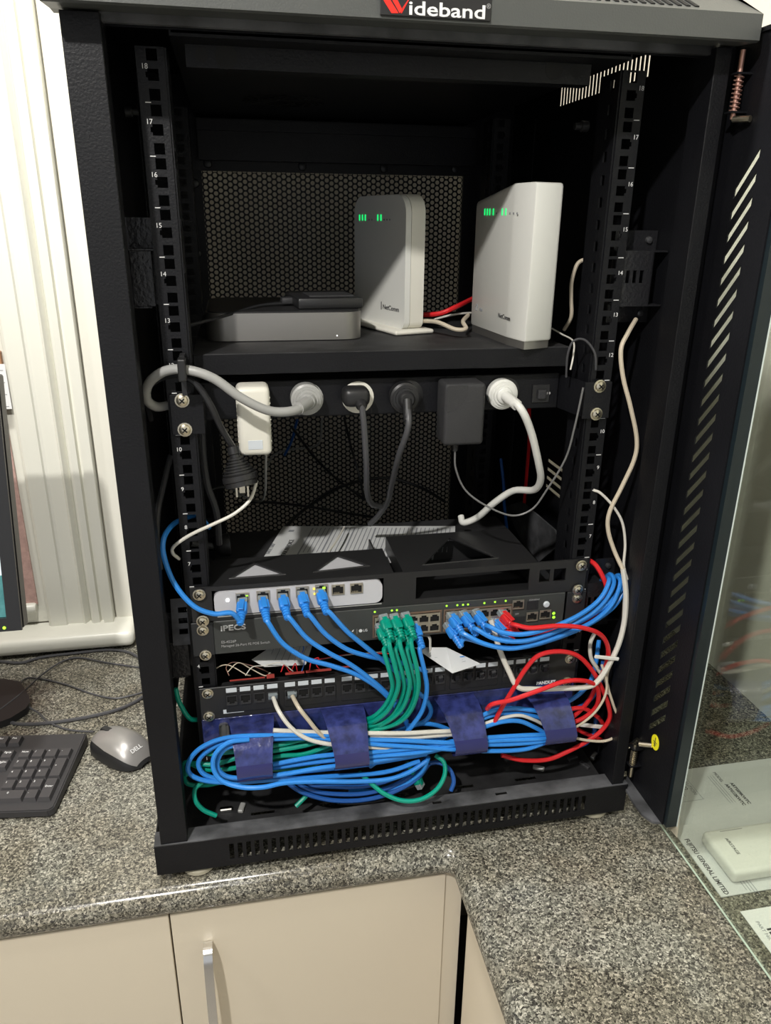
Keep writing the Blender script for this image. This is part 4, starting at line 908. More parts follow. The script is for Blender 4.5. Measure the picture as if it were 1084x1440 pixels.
# ================================================================== PATCH PANEL (U3)
K0, K1 = 2*U+.0002, 3*U-.0006
pn = thing('patch_bay', 'black rack patch panel with 24 sockets and white label strips', 'patch bay', (0, .02, K0))
bm = BM(); box(bm, (-.2413, -.0045, K0), (.2413, -.0022, K1), .0005, 1); box(bm, (-.2180, -.0022, K1-.010), (.2180, .018, K1-.008)); pf = obj('face_plate', bm, M_PL, pn)
for px_, py_ in ((292, 975), (294, 1007), (801, 926), (797, 958)): screw(pn, PY(px_, py_, -.0047), .0055)
xs = [326, 345, 364, 383.5]; k = 0
G0 = PY(326, 982, -.006).x; pitch = (PY(383.5, 978, -.006).x-G0)/3; gap = (PY(408, 975, -.006).x-PY(383.5, 978, -.006).x)
gx = G0
lblz = PY(326, 970, -.005).z; jz = PY(326, 984, -.006).z
SOCK = []
for g in range(6):
    b = BM(); box(b, (gx-.0075, -.0056, K0+.007), (gx+pitch*3+.0075, -.0045, K1-.0045), .0004, 1); md = obj('socket_module', b, M_PL, pf)
    for j in range(4):
        x = gx+pitch*j; SOCK.append(x)
        w_, h_ = .0128, .0135
        b = BM(); plate(b, (x-w_/2, -.0068, jz-h_/2), (1, 0, 0), (0, 0, 1), w_, h_, [(.001, w_-.001, .0045, h_-.001), (.0035, w_-.0035, .002, .0045)], .0012); s_ = obj('socket', b, M_PLM, md)
        b = BM(); box(b, (x-w_/2+.0006, -.00585, jz-h_/2+.0006), (x+w_/2-.0006, -.00562, jz+h_/2-.0006)); obj('socket_cavity', b, M_HOLE, s_)
        b = BM(); box(b, (x-.0063, -.0060, lblz-.0030), (x+.0063, -.0056, lblz+.0030)); obj('socket_label', b, M_LBL, md)
    gx += pitch*3+gap
bm = BM(); a_, b_ = PY(314, 1001, -.005), PY(343, 1001, -.005); box(bm, (a_.x, -.0049, a_.z-.003), (b_.x, -.0046, a_.z+.0025)); obj('serial_label', bm, M_LBL, pf)
text('lettering', 'PANDUIT', PY(754, 963, -.0048), .0062, (1, 0, 0), (0, 0, 1), M_PRINT, pf, bold=.0003, wide=1.0)
# the dust shutters in the right sockets
for i, x in enumerate(SOCK):
    if i > 11:
        b = BM(); xbox(b, frame_mtx((x+.001, -.0085, jz+.001), (1, 0, .2), (0, -.5, 1)), (.006, .004, .011), .0006, 1); obj('shutter', b, M_PLM, pf)
# punch-down strips and coloured wires above the panel
bm = BM()
for a_, b_ in (((323, 957), (375, 953)), ((375, 953), (388, 949)), ((401, 948), (430, 945)), ((430, 945), (468, 941)), ((480, 938), (500, 937))):
    p, q = PY(*a_, .004), PY(*b_, .004); box(bm, (p.x, .003, p.z-.0008), (q.x-.002, .006, q.z+.0006))
obj('punch_down_strip', bm, M_REDP, pn, label='red punch-down strips')
wires = [((300, 958), (302, 942), (320, 935), (345, 948), (352, 950), M_CCR), ((320, 945), (335, 932), (352, 940), (372, 950), (380, 946), M_CCR), ((345, 950), (355, 938), (372, 936), (395, 932), (412, 944), M_CWH),
         ((395, 945), (400, 935), (408, 945), (415, 933), (418, 944), M_RED), ((424, 945), (428, 930), (424, 921), (427, 912), (425, 905), M_BLUED), ((435, 943), (438, 930), (448, 925), (445, 935), (452, 944), M_RED),
         ((400, 932), (440, 929), (480, 922), (520, 918), (560, 915), M_CWH), ((405, 936), (450, 927), (490, 920), (530, 919), (570, 920), M_RED), ((322, 950), (318, 938), (330, 931), (360, 938), (385, 949), M_COP)]
for i, (*L, m_) in enumerate(wires):
    bm = BM(); tube(bm, pts([(x, y, .006+.004*(j % 3)+.02*(i > 5)) for j, (x, y) in enumerate(L)]), .0007, 5); obj('wire', bm, m_, pn, smooth=True)

# ================================================================== CABLE MANAGER (U2) with navy film
N0, N1 = U+.0002, 2*U-.0006
cm = thing('cable_manager', 'rack cable manager bar with four wide loops in navy blue protective film', 'cable manager', (0, -.02, N0))
bm = BM(); box(bm, (-.2413, -.0045, N0), (.2413, -.0022, N1), .0005, 1); bp_ = obj('back_plate', bm, M_NAVY, cm)
bm = BM(); box(bm, (-.2095-.012, -.0055, N0+.012), (-.2095, -.0046, N1-.006), .004); obj('bare_metal', bm, M_SIL, bp_, label='bare metal where the film has come away')
for cx_t, cx_b in ((-.1815, -.1815), (-.0700, -.0645), (.0745, .0865), (.1900, .2060)):
    secs = [(-.0050, N1-.0035, .0270), (-.020, N1-.0030, .0262), (-.036, N1-.008, .0245), (-.049, N1-.020, .0225), (-.0555, N1-.033, .0212), (-.0565, N1-.045, .0210), (-.0535, N1-.056, .0210), (-.046, N1-.0625, .0210), (-.036, N1-.0630, .0205)]
    for part_, sl_, m_ in (('loop_top', secs[:5], M_NAVY), ('loop_front', secs[4:], M_NAVYS)):
        bm = BM(); prev = None
        for i, (y, z, hwid) in enumerate(sl_):
            gi = secs.index((y, z, hwid)); f_ = min(1, gi/5); cx_ = cx_t+(cx_b-cx_t)*f_
            a = secs[max(gi-1, 0)]; b = secs[min(gi+1, len(secs)-1)]; tn = Vector((0, b[0]-a[0], b[1]-a[1])).normalized(); nr = Vector((0, -tn.z, tn.y))*-.0016
            ring_ = [bm.verts.new(Vector((cx_+s_*hwid, y, z))+nr*k_) for s_, k_ in ((-1, 0), (1, 0), (1, 1), (-1, 1))]
            if prev:
                for k in range(4): bm.faces.new([prev[k], prev[(k+1) % 4], ring_[(k+1) % 4], ring_[k]])
            else: bm.faces.new(ring_)
            prev = ring_
        bm.faces.new(prev); bmesh.ops.recalc_face_normals(bm, faces=bm.faces[:]); lo_ = obj(part_, bm, m_, cm, smooth=True)

# ================================================================== NETWORK CABLES
rc = .0029
FW = (0, 1, .25)     # plugs point back into the rack, cords leave drooping
# from the white gateway
patch('blue patch cable in the leftmost gateway port, looping left around the rack rail', M_BLUE, rc, [(341, 848, -.012), (325, 862, -.035), (300, 863, -.036), (272, 852, -.034), (246, 822, -.028), (231, 785, -.02), (230, 758, -.01), (243, 738, .012), (262, 728, .03), (280, 726, .05), (294, 742, .08)], d=(0.15, 1, .5))
patch('blue patch cable in second gateway port, crossing the switch to behind the green cables', M_BLUE, rc, [(370, 845, -.012), (378, 877, -.036), (398, 905, -.038), (430, 926, -.038), (465, 936, -.036), (500, 948, -.034), (530, 966, -.032), (552, 988, -.030), (572, 1015, -.028)], d=(-.1, 1, .5))
patch('blue patch cable in third gateway port, lowest of the diagonal cables over the patch panel', M_BLUE, rc, [(398, 842, -.012), (408, 870, -.036), (432, 898, -.038), (462, 918, -.038), (492, 934, -.036), (522, 956, -.034), (546, 978, -.032), (565, 1004, -.030), (574, 1024, -.028)], d=(-.12, 1, .5))
patch('blue patch cable in fourth gateway port, passing behind the green cables', M_BLUE, rc, [(425, 838, -.012), (436, 866, -.036), (458, 892, -.037), (486, 912, -.035), (515, 922, -.030), (545, 928, -.022), (575, 935, -.016), (600, 945, -.014)], d=(-.12, 1, .5))
patch('blue patch cable in fifth gateway port, next to two empty ports', M_BLUE, rc, [(451, 835, -.012), (464, 862, -.036), (488, 888, -.037), (512, 908, -.033), (532, 924, -.028), (552, 940, -.020), (575, 962, -.016), (595, 980, -.016)], d=(-.14, 1, .5))
# green cables from the switch
gl = [(540, 872, -.030, 0), (555, 871, -.030, 1), (571, 869, -.030, 2), (535, 885, -.022, 3), (551, 884, -.022, 4), (566, 882, -.022, 5)]
gpath = {
 0: [(540, 872, -.018), (547, 905, -.046), (556, 940, -.052), (560, 965, -.052), (548, 995, -.046), (530, 1012, -.038), (514, 1018, -.026), (490, 1024, -.022), (440, 1036, -.026), (400, 1046, -.026), (350, 1054, -.028), (300, 1060, -.026), (288, 1058, -.02)],
 1: [(555, 871, -.018), (562, 905, -.046), (572, 940, -.052), (576, 965, -.052), (566, 995, -.046), (545, 1014, -.040), (520, 1024, -.028), (480, 1034, -.026), (430, 1048, -.028), (385, 1056, -.028), (340, 1064, -.026), (300, 1075, -.024), (268, 1074, -.018), (262, 1090, -.014)],
 2: [(571, 869, -.018), (578, 905, -.046), (586, 940, -.052), (588, 968, -.052), (578, 998, -.046), (560, 1016, -.040), (530, 1026, -.034), (480, 1042, -.032), (430, 1060, -.030), (390, 1064, -.028), (330, 1080, -.022), (290, 1082, -.018), (262, 1072, -.012), (258, 1084, -.008), (264, 1102, -.006), (290, 1104, -.008), (310, 1100, -.012)],
 3: [(535, 884, -.016), (540, 915, -.036), (548, 945, -.044), (552, 968, -.044), (543, 990, -.040), (528, 1006, -.034), (514, 1012, -.022), (495, 1016, -.014), (420, 1046, -.022)],
 4: [(551, 883, -.016), (556, 915, -.036), (565, 945, -.044), (568, 970, -.044), (556, 1000, -.040), (538, 1016, -.036), (512, 1024, -.028), (470, 1050, -.022), (420, 1066, -.020), (380, 1072, -.018)],
 5: [(566, 882, -.016), (572, 915, -.036), (579, 945, -.044), (583, 975, -.044), (570, 1004, -.040), (550, 1020, -.036), (520, 1032, -.028), (470, 1060, -.024), (435, 1078, -.022), (400, 1082, -.022), (350, 1080, -.018)]}
gn = {0: 'green patch cable, upper row leftmost, in the left port bank of the switch', 1: 'green patch cable, upper row middle of three green plugs in the switch', 2: 'green patch cable, upper row rightmost green plug, hanging in front of empty ports',
      3: 'green patch cable under the leftmost upper green plug in the switch', 4: 'green patch cable under the middle upper green plug in the switch', 5: 'green patch cable, lower row, beside the single blue plug'}
for k, P_ in gpath.items(): patch(gn[k], M_GRN, rc, P_, d=(-.25, 1, .75))
patch('blue patch cable falling straight down right of the green cables', M_BLUE, rc, [(583, 882, -.016), (590, 915, -.034), (597, 945, -.040), (600, 970, -.040), (594, 998, -.038), (580, 1020, -.036), (566, 1036, -.034), (545, 1060, -.030), (520, 1078, -.024)], d=(-.2, 1, .7))
# right bank : blue cables sweeping right
ends = [(872, 818, -.020)]
def sweep(label, s, mid, loopx, loopy, yy, tail, m=M_BLUE, s2=None):
    patch(label, m, rc, [s] + mid + loopx + tail, d=(-.45, 1, .75))
sweep('blue patch cable, leftmost upper plug in right port bank of the switch', (636, 868, -.016), [(650, 890, -.038), (680, 905, -.050), (715, 912, -.052), (750, 906, -.050), (790, 893, -.044)], [(830, 876, -.034), (856, 855, -.026), (869, 832, -.020), (872, 816, -.012)], 0, 0, [(866, 812, .0), (860, 822, .014), (858, 850, .024)])
sweep('blue patch cable, second upper plug of the right port bank, middle of the sweep', (653, 866, -.016), [(668, 884, -.040), (695, 898, -.052), (730, 902, -.054), (765, 894, -.050), (800, 880, -.042)], [(830, 864, -.034), (850, 845, -.026), (862, 824, -.018), (862, 812, -.008)], 0, 0, [(856, 808, .004), (848, 820, .02)])
sweep('blue patch cable, third upper plug of the right port bank, top of the sweep', (671, 864, -.016), [(685, 880, -.040), (706, 889, -.052), (735, 892, -.056), (770, 884, -.052), (805, 870, -.044)], [(832, 853, -.034), (848, 836, -.026), (856, 818, -.018), (854, 812, -.006)], 0, 0, [(846, 816, .01), (840, 830, .024)])
sweep('blue patch cable in lower row just left of the red plugs', (697, 876, -.014), [(705, 893, -.030), (725, 902, -.040), (755, 899, -.042), (790, 886, -.038)], [(830, 866, -.028), (862, 842, -.020), (878, 820, -.012), (872, 812, .0)], 0, 0, [(864, 820, .016), (860, 850, .03)])
sweep('blue patch cable in the lower left port of the right port bank', (632, 882, -.012), [(655, 898, -.028), (690, 908, -.038), (725, 911, -.040), (765, 903, -.038)], [(820, 882, -.028), (860, 856, -.020), (876, 832, -.012), (880, 816, -.004)], 0, 0, [(872, 809, .010), (864, 814, .020), (862, 840, .030)])
# red
patch('red patch cable, upper red plug, arching over the blue sweep and down the right side', M_RED, rc, [(708, 864, -.016), (720, 878, -.044), (745, 883, -.054), (785, 880, -.058), (820, 883, -.056), (845, 893, -.050), (855, 912, -.044), (852, 935, -.040), (843, 955, -.036), (836, 970, -.030), (828, 985, -.026), (815, 1000, -.022), (800, 1012, -.020), (785, 1018, -.018)], d=(-.5, 1, .7))
patch('red patch cable, lower red plug beneath the other red plug', M_RED, rc, [(703, 876, -.014), (715, 889, -.030), (740, 892, -.036), (770, 888, -.034), (800, 880, -.026), (830, 868, -.014), (850, 850, .0)], d=(-.5, 1, .7))
cord('network_cable', 'red cable arching above the patch panel lettering down into the bundle', 'cable', M_RED, rc, [(694, 1018, -.040), (704, 998, -.042), (722, 968, -.042), (738, 942, -.044), (757, 922, -.046), (785, 916, -.046), (812, 922, -.044), (832, 942, -.042), (845, 965, -.040), (855, 990, -.040), (857, 1010, -.038), (845, 1028, -.036), (826, 1042, -.036), (800, 1056, -.036), (770, 1068, -.034), (735, 1069, -.032), (705, 1062, -.028)])
cord('network_cable', 'red cable crossing from the middle loops rising over the right loop', 'cable', M_RED, rc, [(685, 997, -.046), (693, 990, -.056), (720, 984, -.058), (760, 970, -.060), (795, 958, -.058), (825, 958, -.052), (840, 968, -.046), (840, 990, -.040), (826, 1006, -.036), (805, 1016, -.032), (780, 1020, -.028)])
cord('network_cable', 'red cable hooking out of the right loop past the post foot', 'cable', M_RED, rc, [(795, 998, -.020), (820, 996, -.024), (840, 1008, -.024), (850, 1022, -.020)])
cord('network_cable', 'red cable stub low behind the right loop', 'cable', M_RED, rc, [(808, 1024, -.010), (825, 1032, -.012), (840, 1038, -.010), (852, 1044, -.004)])
cord('network_cable', 'red cable dropping from behind the right rail into the blue bend', 'cable', M_RED, .0030, [(826, 786, .010), (838, 795, -.002), (848, 812, -.010), (853, 828, -.012), (850, 842, -.004)])
# white / cream risers on the right
cord('network_cable', 'long cream cable zigzagging from right side bracket down to blue cable bend', 'cable', M_CCR, .0026, [(894, 449, .02), (882, 470, .004), (873, 492, -.002), (876, 530, -.006), (886, 570, -.010), (895, 615, -.012), (892, 645, -.012), (874, 685, -.012), (857, 720, -.012), (855, 745, -.012), (864, 775, -.016), (878, 805, -.030)], n=8)
cord('network_cable', 'thick white cable from blue cable bend down across the patch panel', 'cable', M_CWH, .0034, [(876, 800, -.030), (880, 835, -.036), (878, 872, -.040), (870, 905, -.044), (856, 935, -.046), (840, 958, -.048), (825, 966, -.048), (790, 968, -.046), (750, 969, -.044), (728, 966, -.042), (716, 945, -.036), (703, 915, -.028), (694, 885, -.016), (690, 872, -.010)])
cord('network_cable', 'thin white lead starting at right rail label and falling to the blue bend', 'cable', M_CWH, .0017, [(834, 689, -.002), (845, 694, -.006), (862, 712, -.010), (875, 735, -.014), (879, 765, -.018), (877, 795, -.024), (882, 815, -.030)])
cord('network_cable', 'thin cream cable looping down the right side beside the red cables to the bottom', 'cable', M_CCR, .0018, [(878, 840, -.028), (874, 890, -.036), (862, 925, -.038), (853, 955, -.040), (862, 990, -.044), (871, 1015, -.044), (866, 1034, -.044), (850, 1042, -.044), (825, 1041, -.042), (802, 1036, -.040)])
cord('network_cable', 'thin cream cable slanting into the right loop', 'cable', M_CCR, .0016, [(846, 935, -.044), (853, 960, -.046), (850, 980, -.048), (838, 1000, -.048), (820, 1016, -.046), (803, 1026, -.042)])
cord('network_cable', 'white cable looping short behind the red cable beside the right rail', 'cable', M_CWH, .0026, [(836, 890, -.010), (830, 905, -.012), (831, 925, -.016), (840, 940, -.020), (852, 958, -.024), (856, 975, -.024)])
bm = BM(); p = PY(853, 925, -.050); xbox(bm, frame_mtx(p, (1, 0, -.22), (0, 0, 1)), (.034, .003, .0045), .0008, 1); tag(obj('cable_tie', bm, M_WHT), 'white plastic cable tie end beside the red cables near the right rail', 'cable tie')
bm = BM(); p = PY(834, 1021, -.028); xbox(bm, frame_mtx(p, (1, 0, -.25), (0, 0, 1)), (.040, .003, .0055), .0008, 1); tag(obj('cable_tie', bm, M_WHT), 'white plastic cable tie sticking out of the right loop', 'cable tie')
cord('network_cable', 'blue cable curving out above the right loop', 'cable', M_BLUE, rc, [(760, 1000, -.012), (790, 990, -.016), (812, 978, -.018), (830, 958, -.016), (838, 930, -.010), (842, 900, .0)])
cord('network_cable', 'blue cable curving out of the right loop below the first', 'cable', M_BLUED, rc, [(770, 1005, -.012), (805, 998, -.012), (828, 985, -.012), (842, 965, -.010), (848, 930, -.002)])
cord('network_cable', 'blue cable end drooping at the bottom right behind red cables', 'cable', M_BLUED, rc, [(812, 1050, -.010), (825, 1044, -.012), (835, 1030, -.010), (838, 1010, -.004)])
# white jumpers plugged into the patch panel
patch('grey-white patch cable in the fourth patch panel socket from the left', M_CWH, .0026, [(384, 980, -.012), (392, 1000, -.030), (408, 1022, -.040), (430, 1038, -.044), (460, 1046, -.044), (500, 1049, -.042), (560, 1052, -.040), (620, 1046, -.036)], d=(-.1, 1, .3), plugm=M_CWH)
patch('cream patch cable in the fifth patch panel socket from the left', M_CCR, .0026, [(411, 978, -.012), (420, 995, -.034), (434, 1013, -.038), (448, 1030, -.038), (466, 1045, -.034)], d=(-.1, 1, .3), plugm=M_CCR)
# the horizontal bundle in the cable manager
def run(label, m, L, r=rc): cord('network_cable', label, 'cable', m, r, L)
run('blue cable, widest of the loops hanging out of the left end of the bundle', M_BLUE, [(575, 1040, -.030), (520, 1036, -.034), (460, 1034, -.036), (384, 1034, -.036), (322, 1037, -.036), (285, 1050, -.034), (266, 1070, -.032), (267, 1088, -.032), (290, 1098, -.034), (330, 1100, -.036), (390, 1096, -.040), (460, 1092, -.040), (540, 1086, -.038), (590, 1070, -.034)])
run('blue cable, second loop in from the left end of the bundle', M_BLUE, [(680, 1050, -.034), (600, 1048, -.034), (520, 1043, -.034), (440, 1038, -.036), (384, 1039, -.034), (326, 1041, -.034), (292, 1056, -.030), (279, 1072, -.028), (286, 1088, -.030), (310, 1096, -.032), (345, 1098, -.034), (400, 1088, -.036), (470, 1080, -.036), (530, 1072, -.036), (600, 1060, -.034)])
run('blue cable, innermost round loop at the left end of the bundle', M_BLUE, [(350, 1040, -.040), (322, 1044, -.044), (303, 1060, -.046), (300, 1080, -.048), (312, 1098, -.052), (340, 1107, -.058), (370, 1107, -.060), (400, 1101, -.056), (440, 1099, -.052), (500, 1099, -.050), (545, 1096, -.046), (575, 1086, -.040), (600, 1070, -.034)])
run('blue cable running level beneath the innermost left loop', M_BLUE, [(346, 1046, -.038), (318, 1052, -.040), (306, 1070, -.040), (310, 1086, -.042), (332, 1094, -.044), (390, 1090, -.046), (450, 1080, -.046), (490, 1075, -.045), (540, 1068, -.042), (600, 1058, -.038), (640, 1048, -.036)])
run('blue cable in the middle of the bundle between the two left navy loops', M_BLUE, [(384, 1075, -.036), (420, 1068, -.038), (460, 1062, -.040), (520, 1058, -.042), (600, 1050, -.044), (645, 1041, -.044), (690, 1037, -.046), (740, 1034, -.046), (775, 1033, -.044)])
run('blue cable just under it, lying level through the two right navy loops', M_BLUE, [(384, 1080, -.032), (440, 1072, -.036), (520, 1064, -.042), (590, 1058, -.046), (640, 1047, -.046), (690, 1042, -.048), (740, 1040, -.048), (775, 1038, -.046)])
run('third level blue cable through the two right navy loops', M_BLUE, [(500, 1040, -.038), (560, 1041, -.044), (620, 1044, -.046), (690, 1047, -.048), (740, 1045, -.048), (775, 1041, -.046)])
run('lowest level blue cable bowing under the right navy loop', M_BLUE, [(450, 1038, -.036), (520, 1046, -.042), (580, 1050, -.046), (640, 1054, -.048), (690, 1056, -.048), (735, 1054, -.048), (762, 1046, -.046), (778, 1040, -.044)])
run('blue cable arched highest between the two right navy loops', M_BLUE, [(620, 1040, -.030), (655, 1018, -.034), (690, 1001, -.036), (720, 996, -.036), (750, 999, -.036), (775, 1004, -.034)])
run('blue cable second highest arch between the two right navy loops', M_BLUE, [(600, 1042, -.028), (645, 1028, -.032), (685, 1008, -.034), (715, 1003, -.034), (745, 1006, -.034), (770, 1012, -.032)])
run('blue cable arched low over the gap between the two right navy loops', M_BLUE, [(640, 1035, -.038), (675, 1024, -.040), (705, 1015, -.042), (730, 1014, -.042), (750, 1022, -.042), (765, 1030, -.042)])
run('grey-white cable arched between the two right navy loops', M_CWH, [(640, 1032, -.036), (675, 1020, -.038), (705, 1010, -.040), (730, 1006, -.040), (750, 1012, -.038), (762, 1018, -.036)], .0022)
run('white cable lying along the top of the bundle right of the second navy loop', M_CWH, [(384, 1027, -.034), (450, 1030, -.034), (520, 1031, -.040), (570, 1031, -.044), (610, 1029, -.044), (640, 1028, -.042)], .0028)
run('second white cable just beneath the top one in the bundle', M_CWH, [(520, 1034, -.036), (570, 1037, -.040), (615, 1034, -.042), (645, 1032, -.040)], .0028)
run('blue cable rising from bundle to the base of the straight blue cable', M_BLUE, [(640, 1030, -.022), (615, 1020, -.020), (590, 1018, -.020), (565, 1026, -.022), (540, 1034, -.024)])
run('blue cable behind the green cables going down into the bundle', M_BLUE, [(600, 985, -.014), (606, 1000, -.016), (596, 1015, -.018), (570, 1022, -.020)])
# coils hanging below
for k, (dy, lab) in enumerate(((0, 'dark blue cable coil, lowest arc hanging below the middle of the bundle'), (-9, 'dark blue cable coil, middle arc hanging below the bundle'), (-19, 'dark blue cable coil, upper arc hanging below the bundle'))):
    run(lab, M_BLUED, [(398+k*14, 1096, -.030+k*.004), (425+k*8, 1114+dy*.5, -.032+k*.004), (465, 1125+dy, -.034+k*.004), (510, 1125+dy, -.034+k*.004), (550, 1115+dy, -.032+k*.004), (585, 1096+dy, -.030+k*.004), (603, 1074+dy*.5, -.028)])
run('dark blue cable curving down to the front ledge right of the green loop', M_BLUED, [(590, 1078, -.012), (615, 1072, -.014), (632, 1082, -.024), (638, 1098, -.032), (634, 1112, -.036)])
run('blue cable curving from the bundle towards the lower middle coil', M_BLUE, [(490, 1112, -.020), (530, 1112, -.024), (565, 1104, -.028), (592, 1086, -.032), (602, 1066, -.034)])
run('green cable loop sagging low in front below the third navy loop', M_GRN, [(505, 1086, -.030), (520, 1100, -.045), (540, 1116, -.057), (566, 1126, -.062), (592, 1124, -.062), (614, 1110, -.055), (625, 1090, -.045), (624, 1072, -.034), (612, 1062, -.026)])
run('short green cable trailing towards the ledge at the left corner', M_GRN, [(284, 1100, -.020), (274, 1110, -.026), (275, 1126, -.034), (286, 1139, -.035), (304, 1147, -.035)])
run('green cable hanging from the left side bracket', M_GRN, [(247, 968, .005), (251, 985, .002), (260, 1002, .0), (268, 1011, .0), (277, 1012, .006)])
run('green cable end poking down beneath the middle of the bundle', M_GRN, [(440, 1110, -.022), (428, 1122, -.030), (416, 1134, -.035)])
t, P = cord('network_cable', 'green cable ending in a loose plug below the third navy loop', 'cable', M_GRN, rc, [(572, 1072, -.020), (577, 1082, -.024), (582, 1090, -.026)])
rj_plug(t, PY(589, 1101, -.028), P[-1]-P[0]+Vector((0, 0, -.001)), M_GRN)

# tags and loose papers
bm = BM(); q = [PY(x, y, d) for x, y, d in ((583, 911, .010), (628, 911, -.004), (676, 934, -.030), (636, 947, -.042))]; prism(bm, [p.copy() for p in q], (0, 0, .0006))
tg = obj('luggage_tag', bm, M_PAPB); tag(tg, 'white printed card tag poking out above the patch panel', 'tag')
bm = BM(); a, b_, c, d_ = q; n_ = Vector((0, 0, .0016))
for k in range(5):
    f0 = .45+.08*k; L_ = a.lerp(d_, f0).lerp(b_.lerp(c, f0), .1+.05*k); R_ = a.lerp(d_, f0).lerp(b_.lerp(c, f0), .75); w_ = (d_-a).normalized()*.0006
    quad(bm, [L_+n_, R_+n_, R_+w_+n_, L_+w_+n_])
obj('print', bm, M_INKG, tg)
bm = BM(); L_ = a.lerp(d_, .55).lerp(b_.lerp(c, .55), .8); R_ = a.lerp(d_, .55).lerp(b_.lerp(c, .55), .95); w_ = (d_-a).normalized()*.002; quad(bm, [L_+n_, R_+n_, R_+w_+n_, L_+w_+n_]); obj('blue_band', bm, M_BLUE, tg)
bm = BM(); tube(bm, pts([(588, 893, .012), (603, 895, .004), (605, 910, .0), (604, 920, -.004)]), .003, 8, 6, .3); tag(obj('tag_strap', bm, M_CWH, smooth=True), 'pale grey strap loop above the white card tag', 'strap')
bm = BM(); q = [PY(x, y, d) for x, y, d in ((354, 928, .02), (385, 907, .05), (440, 905, .05), (430, 935, .02), (372, 938, .012))]; prism(bm, q, (0, 0, .0005)); pc = obj('crumpled_paper', bm, M_PAPB); tag(pc, 'crumpled printed paper scrap under the left of the network switch', 'paper')
bm = BM()
for k in range(7):
    a = PY(378+k*9, 908, .048)+Vector((0, 0, .001)); b_ = PY(368+k*9, 930, .022)+Vector((0, 0, .001)); w_ = Vector((.0007, 0, 0)); quad(bm, [a, b_, b_+w_, a+w_])
obj('print', bm, M_INKG, pc)
# bits on the rack floor
for i, (px_, py_, m_, lab) in enumerate(((318, 1140, M_CHR, 'small clear plastic scrap on the rack floor at far left'), (340, 1138, M_GREY, 'grey plastic clip on the rack floor near the left'), (757, 1082, M_GREY, 'small grey clip standing on the rack floor at right'), (835, 1065, M_STEEL, 'grey cut-off lying on the rack floor beside right rail'), (822, 1078, M_STEEL, 'larger grey scrap on the rack floor below the right loop'), (805, 1068, M_STEEL, 'grey scrap behind the larger one on the rack floor'))):
    p = PZ(px_, py_, -.0635); bm = BM(); xbox(bm, frame_mtx(p+Vector((0, 0, .0025)), (math.cos(i*1.3), math.sin(i*1.3), 0), (0, 0, 1)), (.016, .007, .005), .0012, 1); tag(obj('loose_clip', bm, m_), lab, 'scrap')

# ================================================================== ON THE WORKTOP, LEFT
# keyboard
kc = Vector((-.4430, .1665, BZ)); ang = -7.2; RK = Matrix.Rotation(math.radians(ang), 4, 'Z')
kb = thing('keyboard', 'black computer keyboard with number pad lying left of the rack', 'keyboard', PZ(124, 1036, BZ+.012))
Ktr = kb.location.copy(); Ktr.z = BZ
KM = Matrix.Translation(Ktr) @ RK        # local frame : origin top right corner, x to the left is negative, y towards camera negative
KW, KD = .442, .158
def kpt(x, y, z): return KM @ Vector((x, y, z))
bm = BM(); tmp = [(0, 0), (-KW, 0), (-KW, -KD), (-.006, -KD), (0, -KD+.006)]
pts_b = [kpt(x, y, .002) for x, y in tmp]; pts_t = [kpt(x*.997-.0012, y*.99-.001, .014 + (.006 if y > -.1 else -.001)) for x, y in tmp]
vb = [bm.verts.new(p) for p in pts_b]; vt_ = [bm.verts.new(p) for p in pts_t]; n = len(vb)
bm.faces.new(vb); bm.faces.new(vt_)
for k in range(n): bm.faces.new([vb[k], vb[(k+1) % n], vt_[(k+1) % n], vt_[k]])
bmesh.ops.recalc_face_normals(bm, faces=bm.faces[:]); bmesh.ops.bevel(bm, geom=bm.edges[:], offset=.0015, segments=2, affect='EDGES'); base = obj('case', bm, M_KB, kb, smooth=True)
def key_mesh(w_, h_):
    b = BM(); a = [b.verts.new((sx*w_/2, sy*h_/2, 0)) for sx, sy in ((-1, -1), (1, -1), (1, 1), (-1, 1))]; c = [b.verts.new((sx*(w_/2-.0018), sy*(h_/2-.0018)+.0004, .006)) for sx, sy in ((-1, -1), (1, -1), (1, 1), (-1, 1))]
    b.faces.new(a[::-1]); b.faces.new(c)
    for k in range(4): b.faces.new([a[k], a[(k+1) % 4], c[(k+1) % 4], c[k]])
    me = bpy.data.meshes.new('key'); b.to_mesh(me); b.free(); me.materials.append(M_KEY); return me
KMESH = {}
def slope(y): return .0205 + (y+.02)*.048
def key(x, y, w_=1, h_=1, leg=None):
    k_ = (w_, h_)
    if k_ not in KMESH: KMESH[k_] = key_mesh(.0175+.019*(w_-1), .0188+.0205*(h_-1))
    o = bpy.data.objects.new('key', KMESH[k_]); link(o, kb); p = kpt(x, y, slope(y)-.001)
    o.matrix_local = Matrix.Translation(p-kb.location) @ RK @ Matrix.Rotation(math.radians(2.7), 4, 'X'); OFF[o.name] = Vector(kb.location)
    if leg:
        q = kpt(x-.005, y+.001, slope(y)+.0056); text('legend', leg, q, .0048, RK @ Vector((1, 0, 0)), RK @ Vector((0, 1, .05)), M_PRINT, kb)
c4 = [-.0175-.019*k for k in range(4)]; r0 = -.050; rows = [r0-.0205*k for k in range(5)]
for j, x in enumerate(c4[::-1]):
    key(x, rows[0], leg=('Num', '/', '*', '-')[j])
for r in range(3):
    for j in range(3): key(c4[3-j], rows[1+r], leg=str((7, 4, 1)[r]+j))
key(c4[0], (rows[1]+rows[2])/2, 1, 2, '+'); key(c4[0], (rows[3]+rows[4])/2, 1, 2, 'Enter')
key(-.0175-.019*2.5, rows[4], 2, 1, '0'); key(c4[1], rows[4], leg='.')
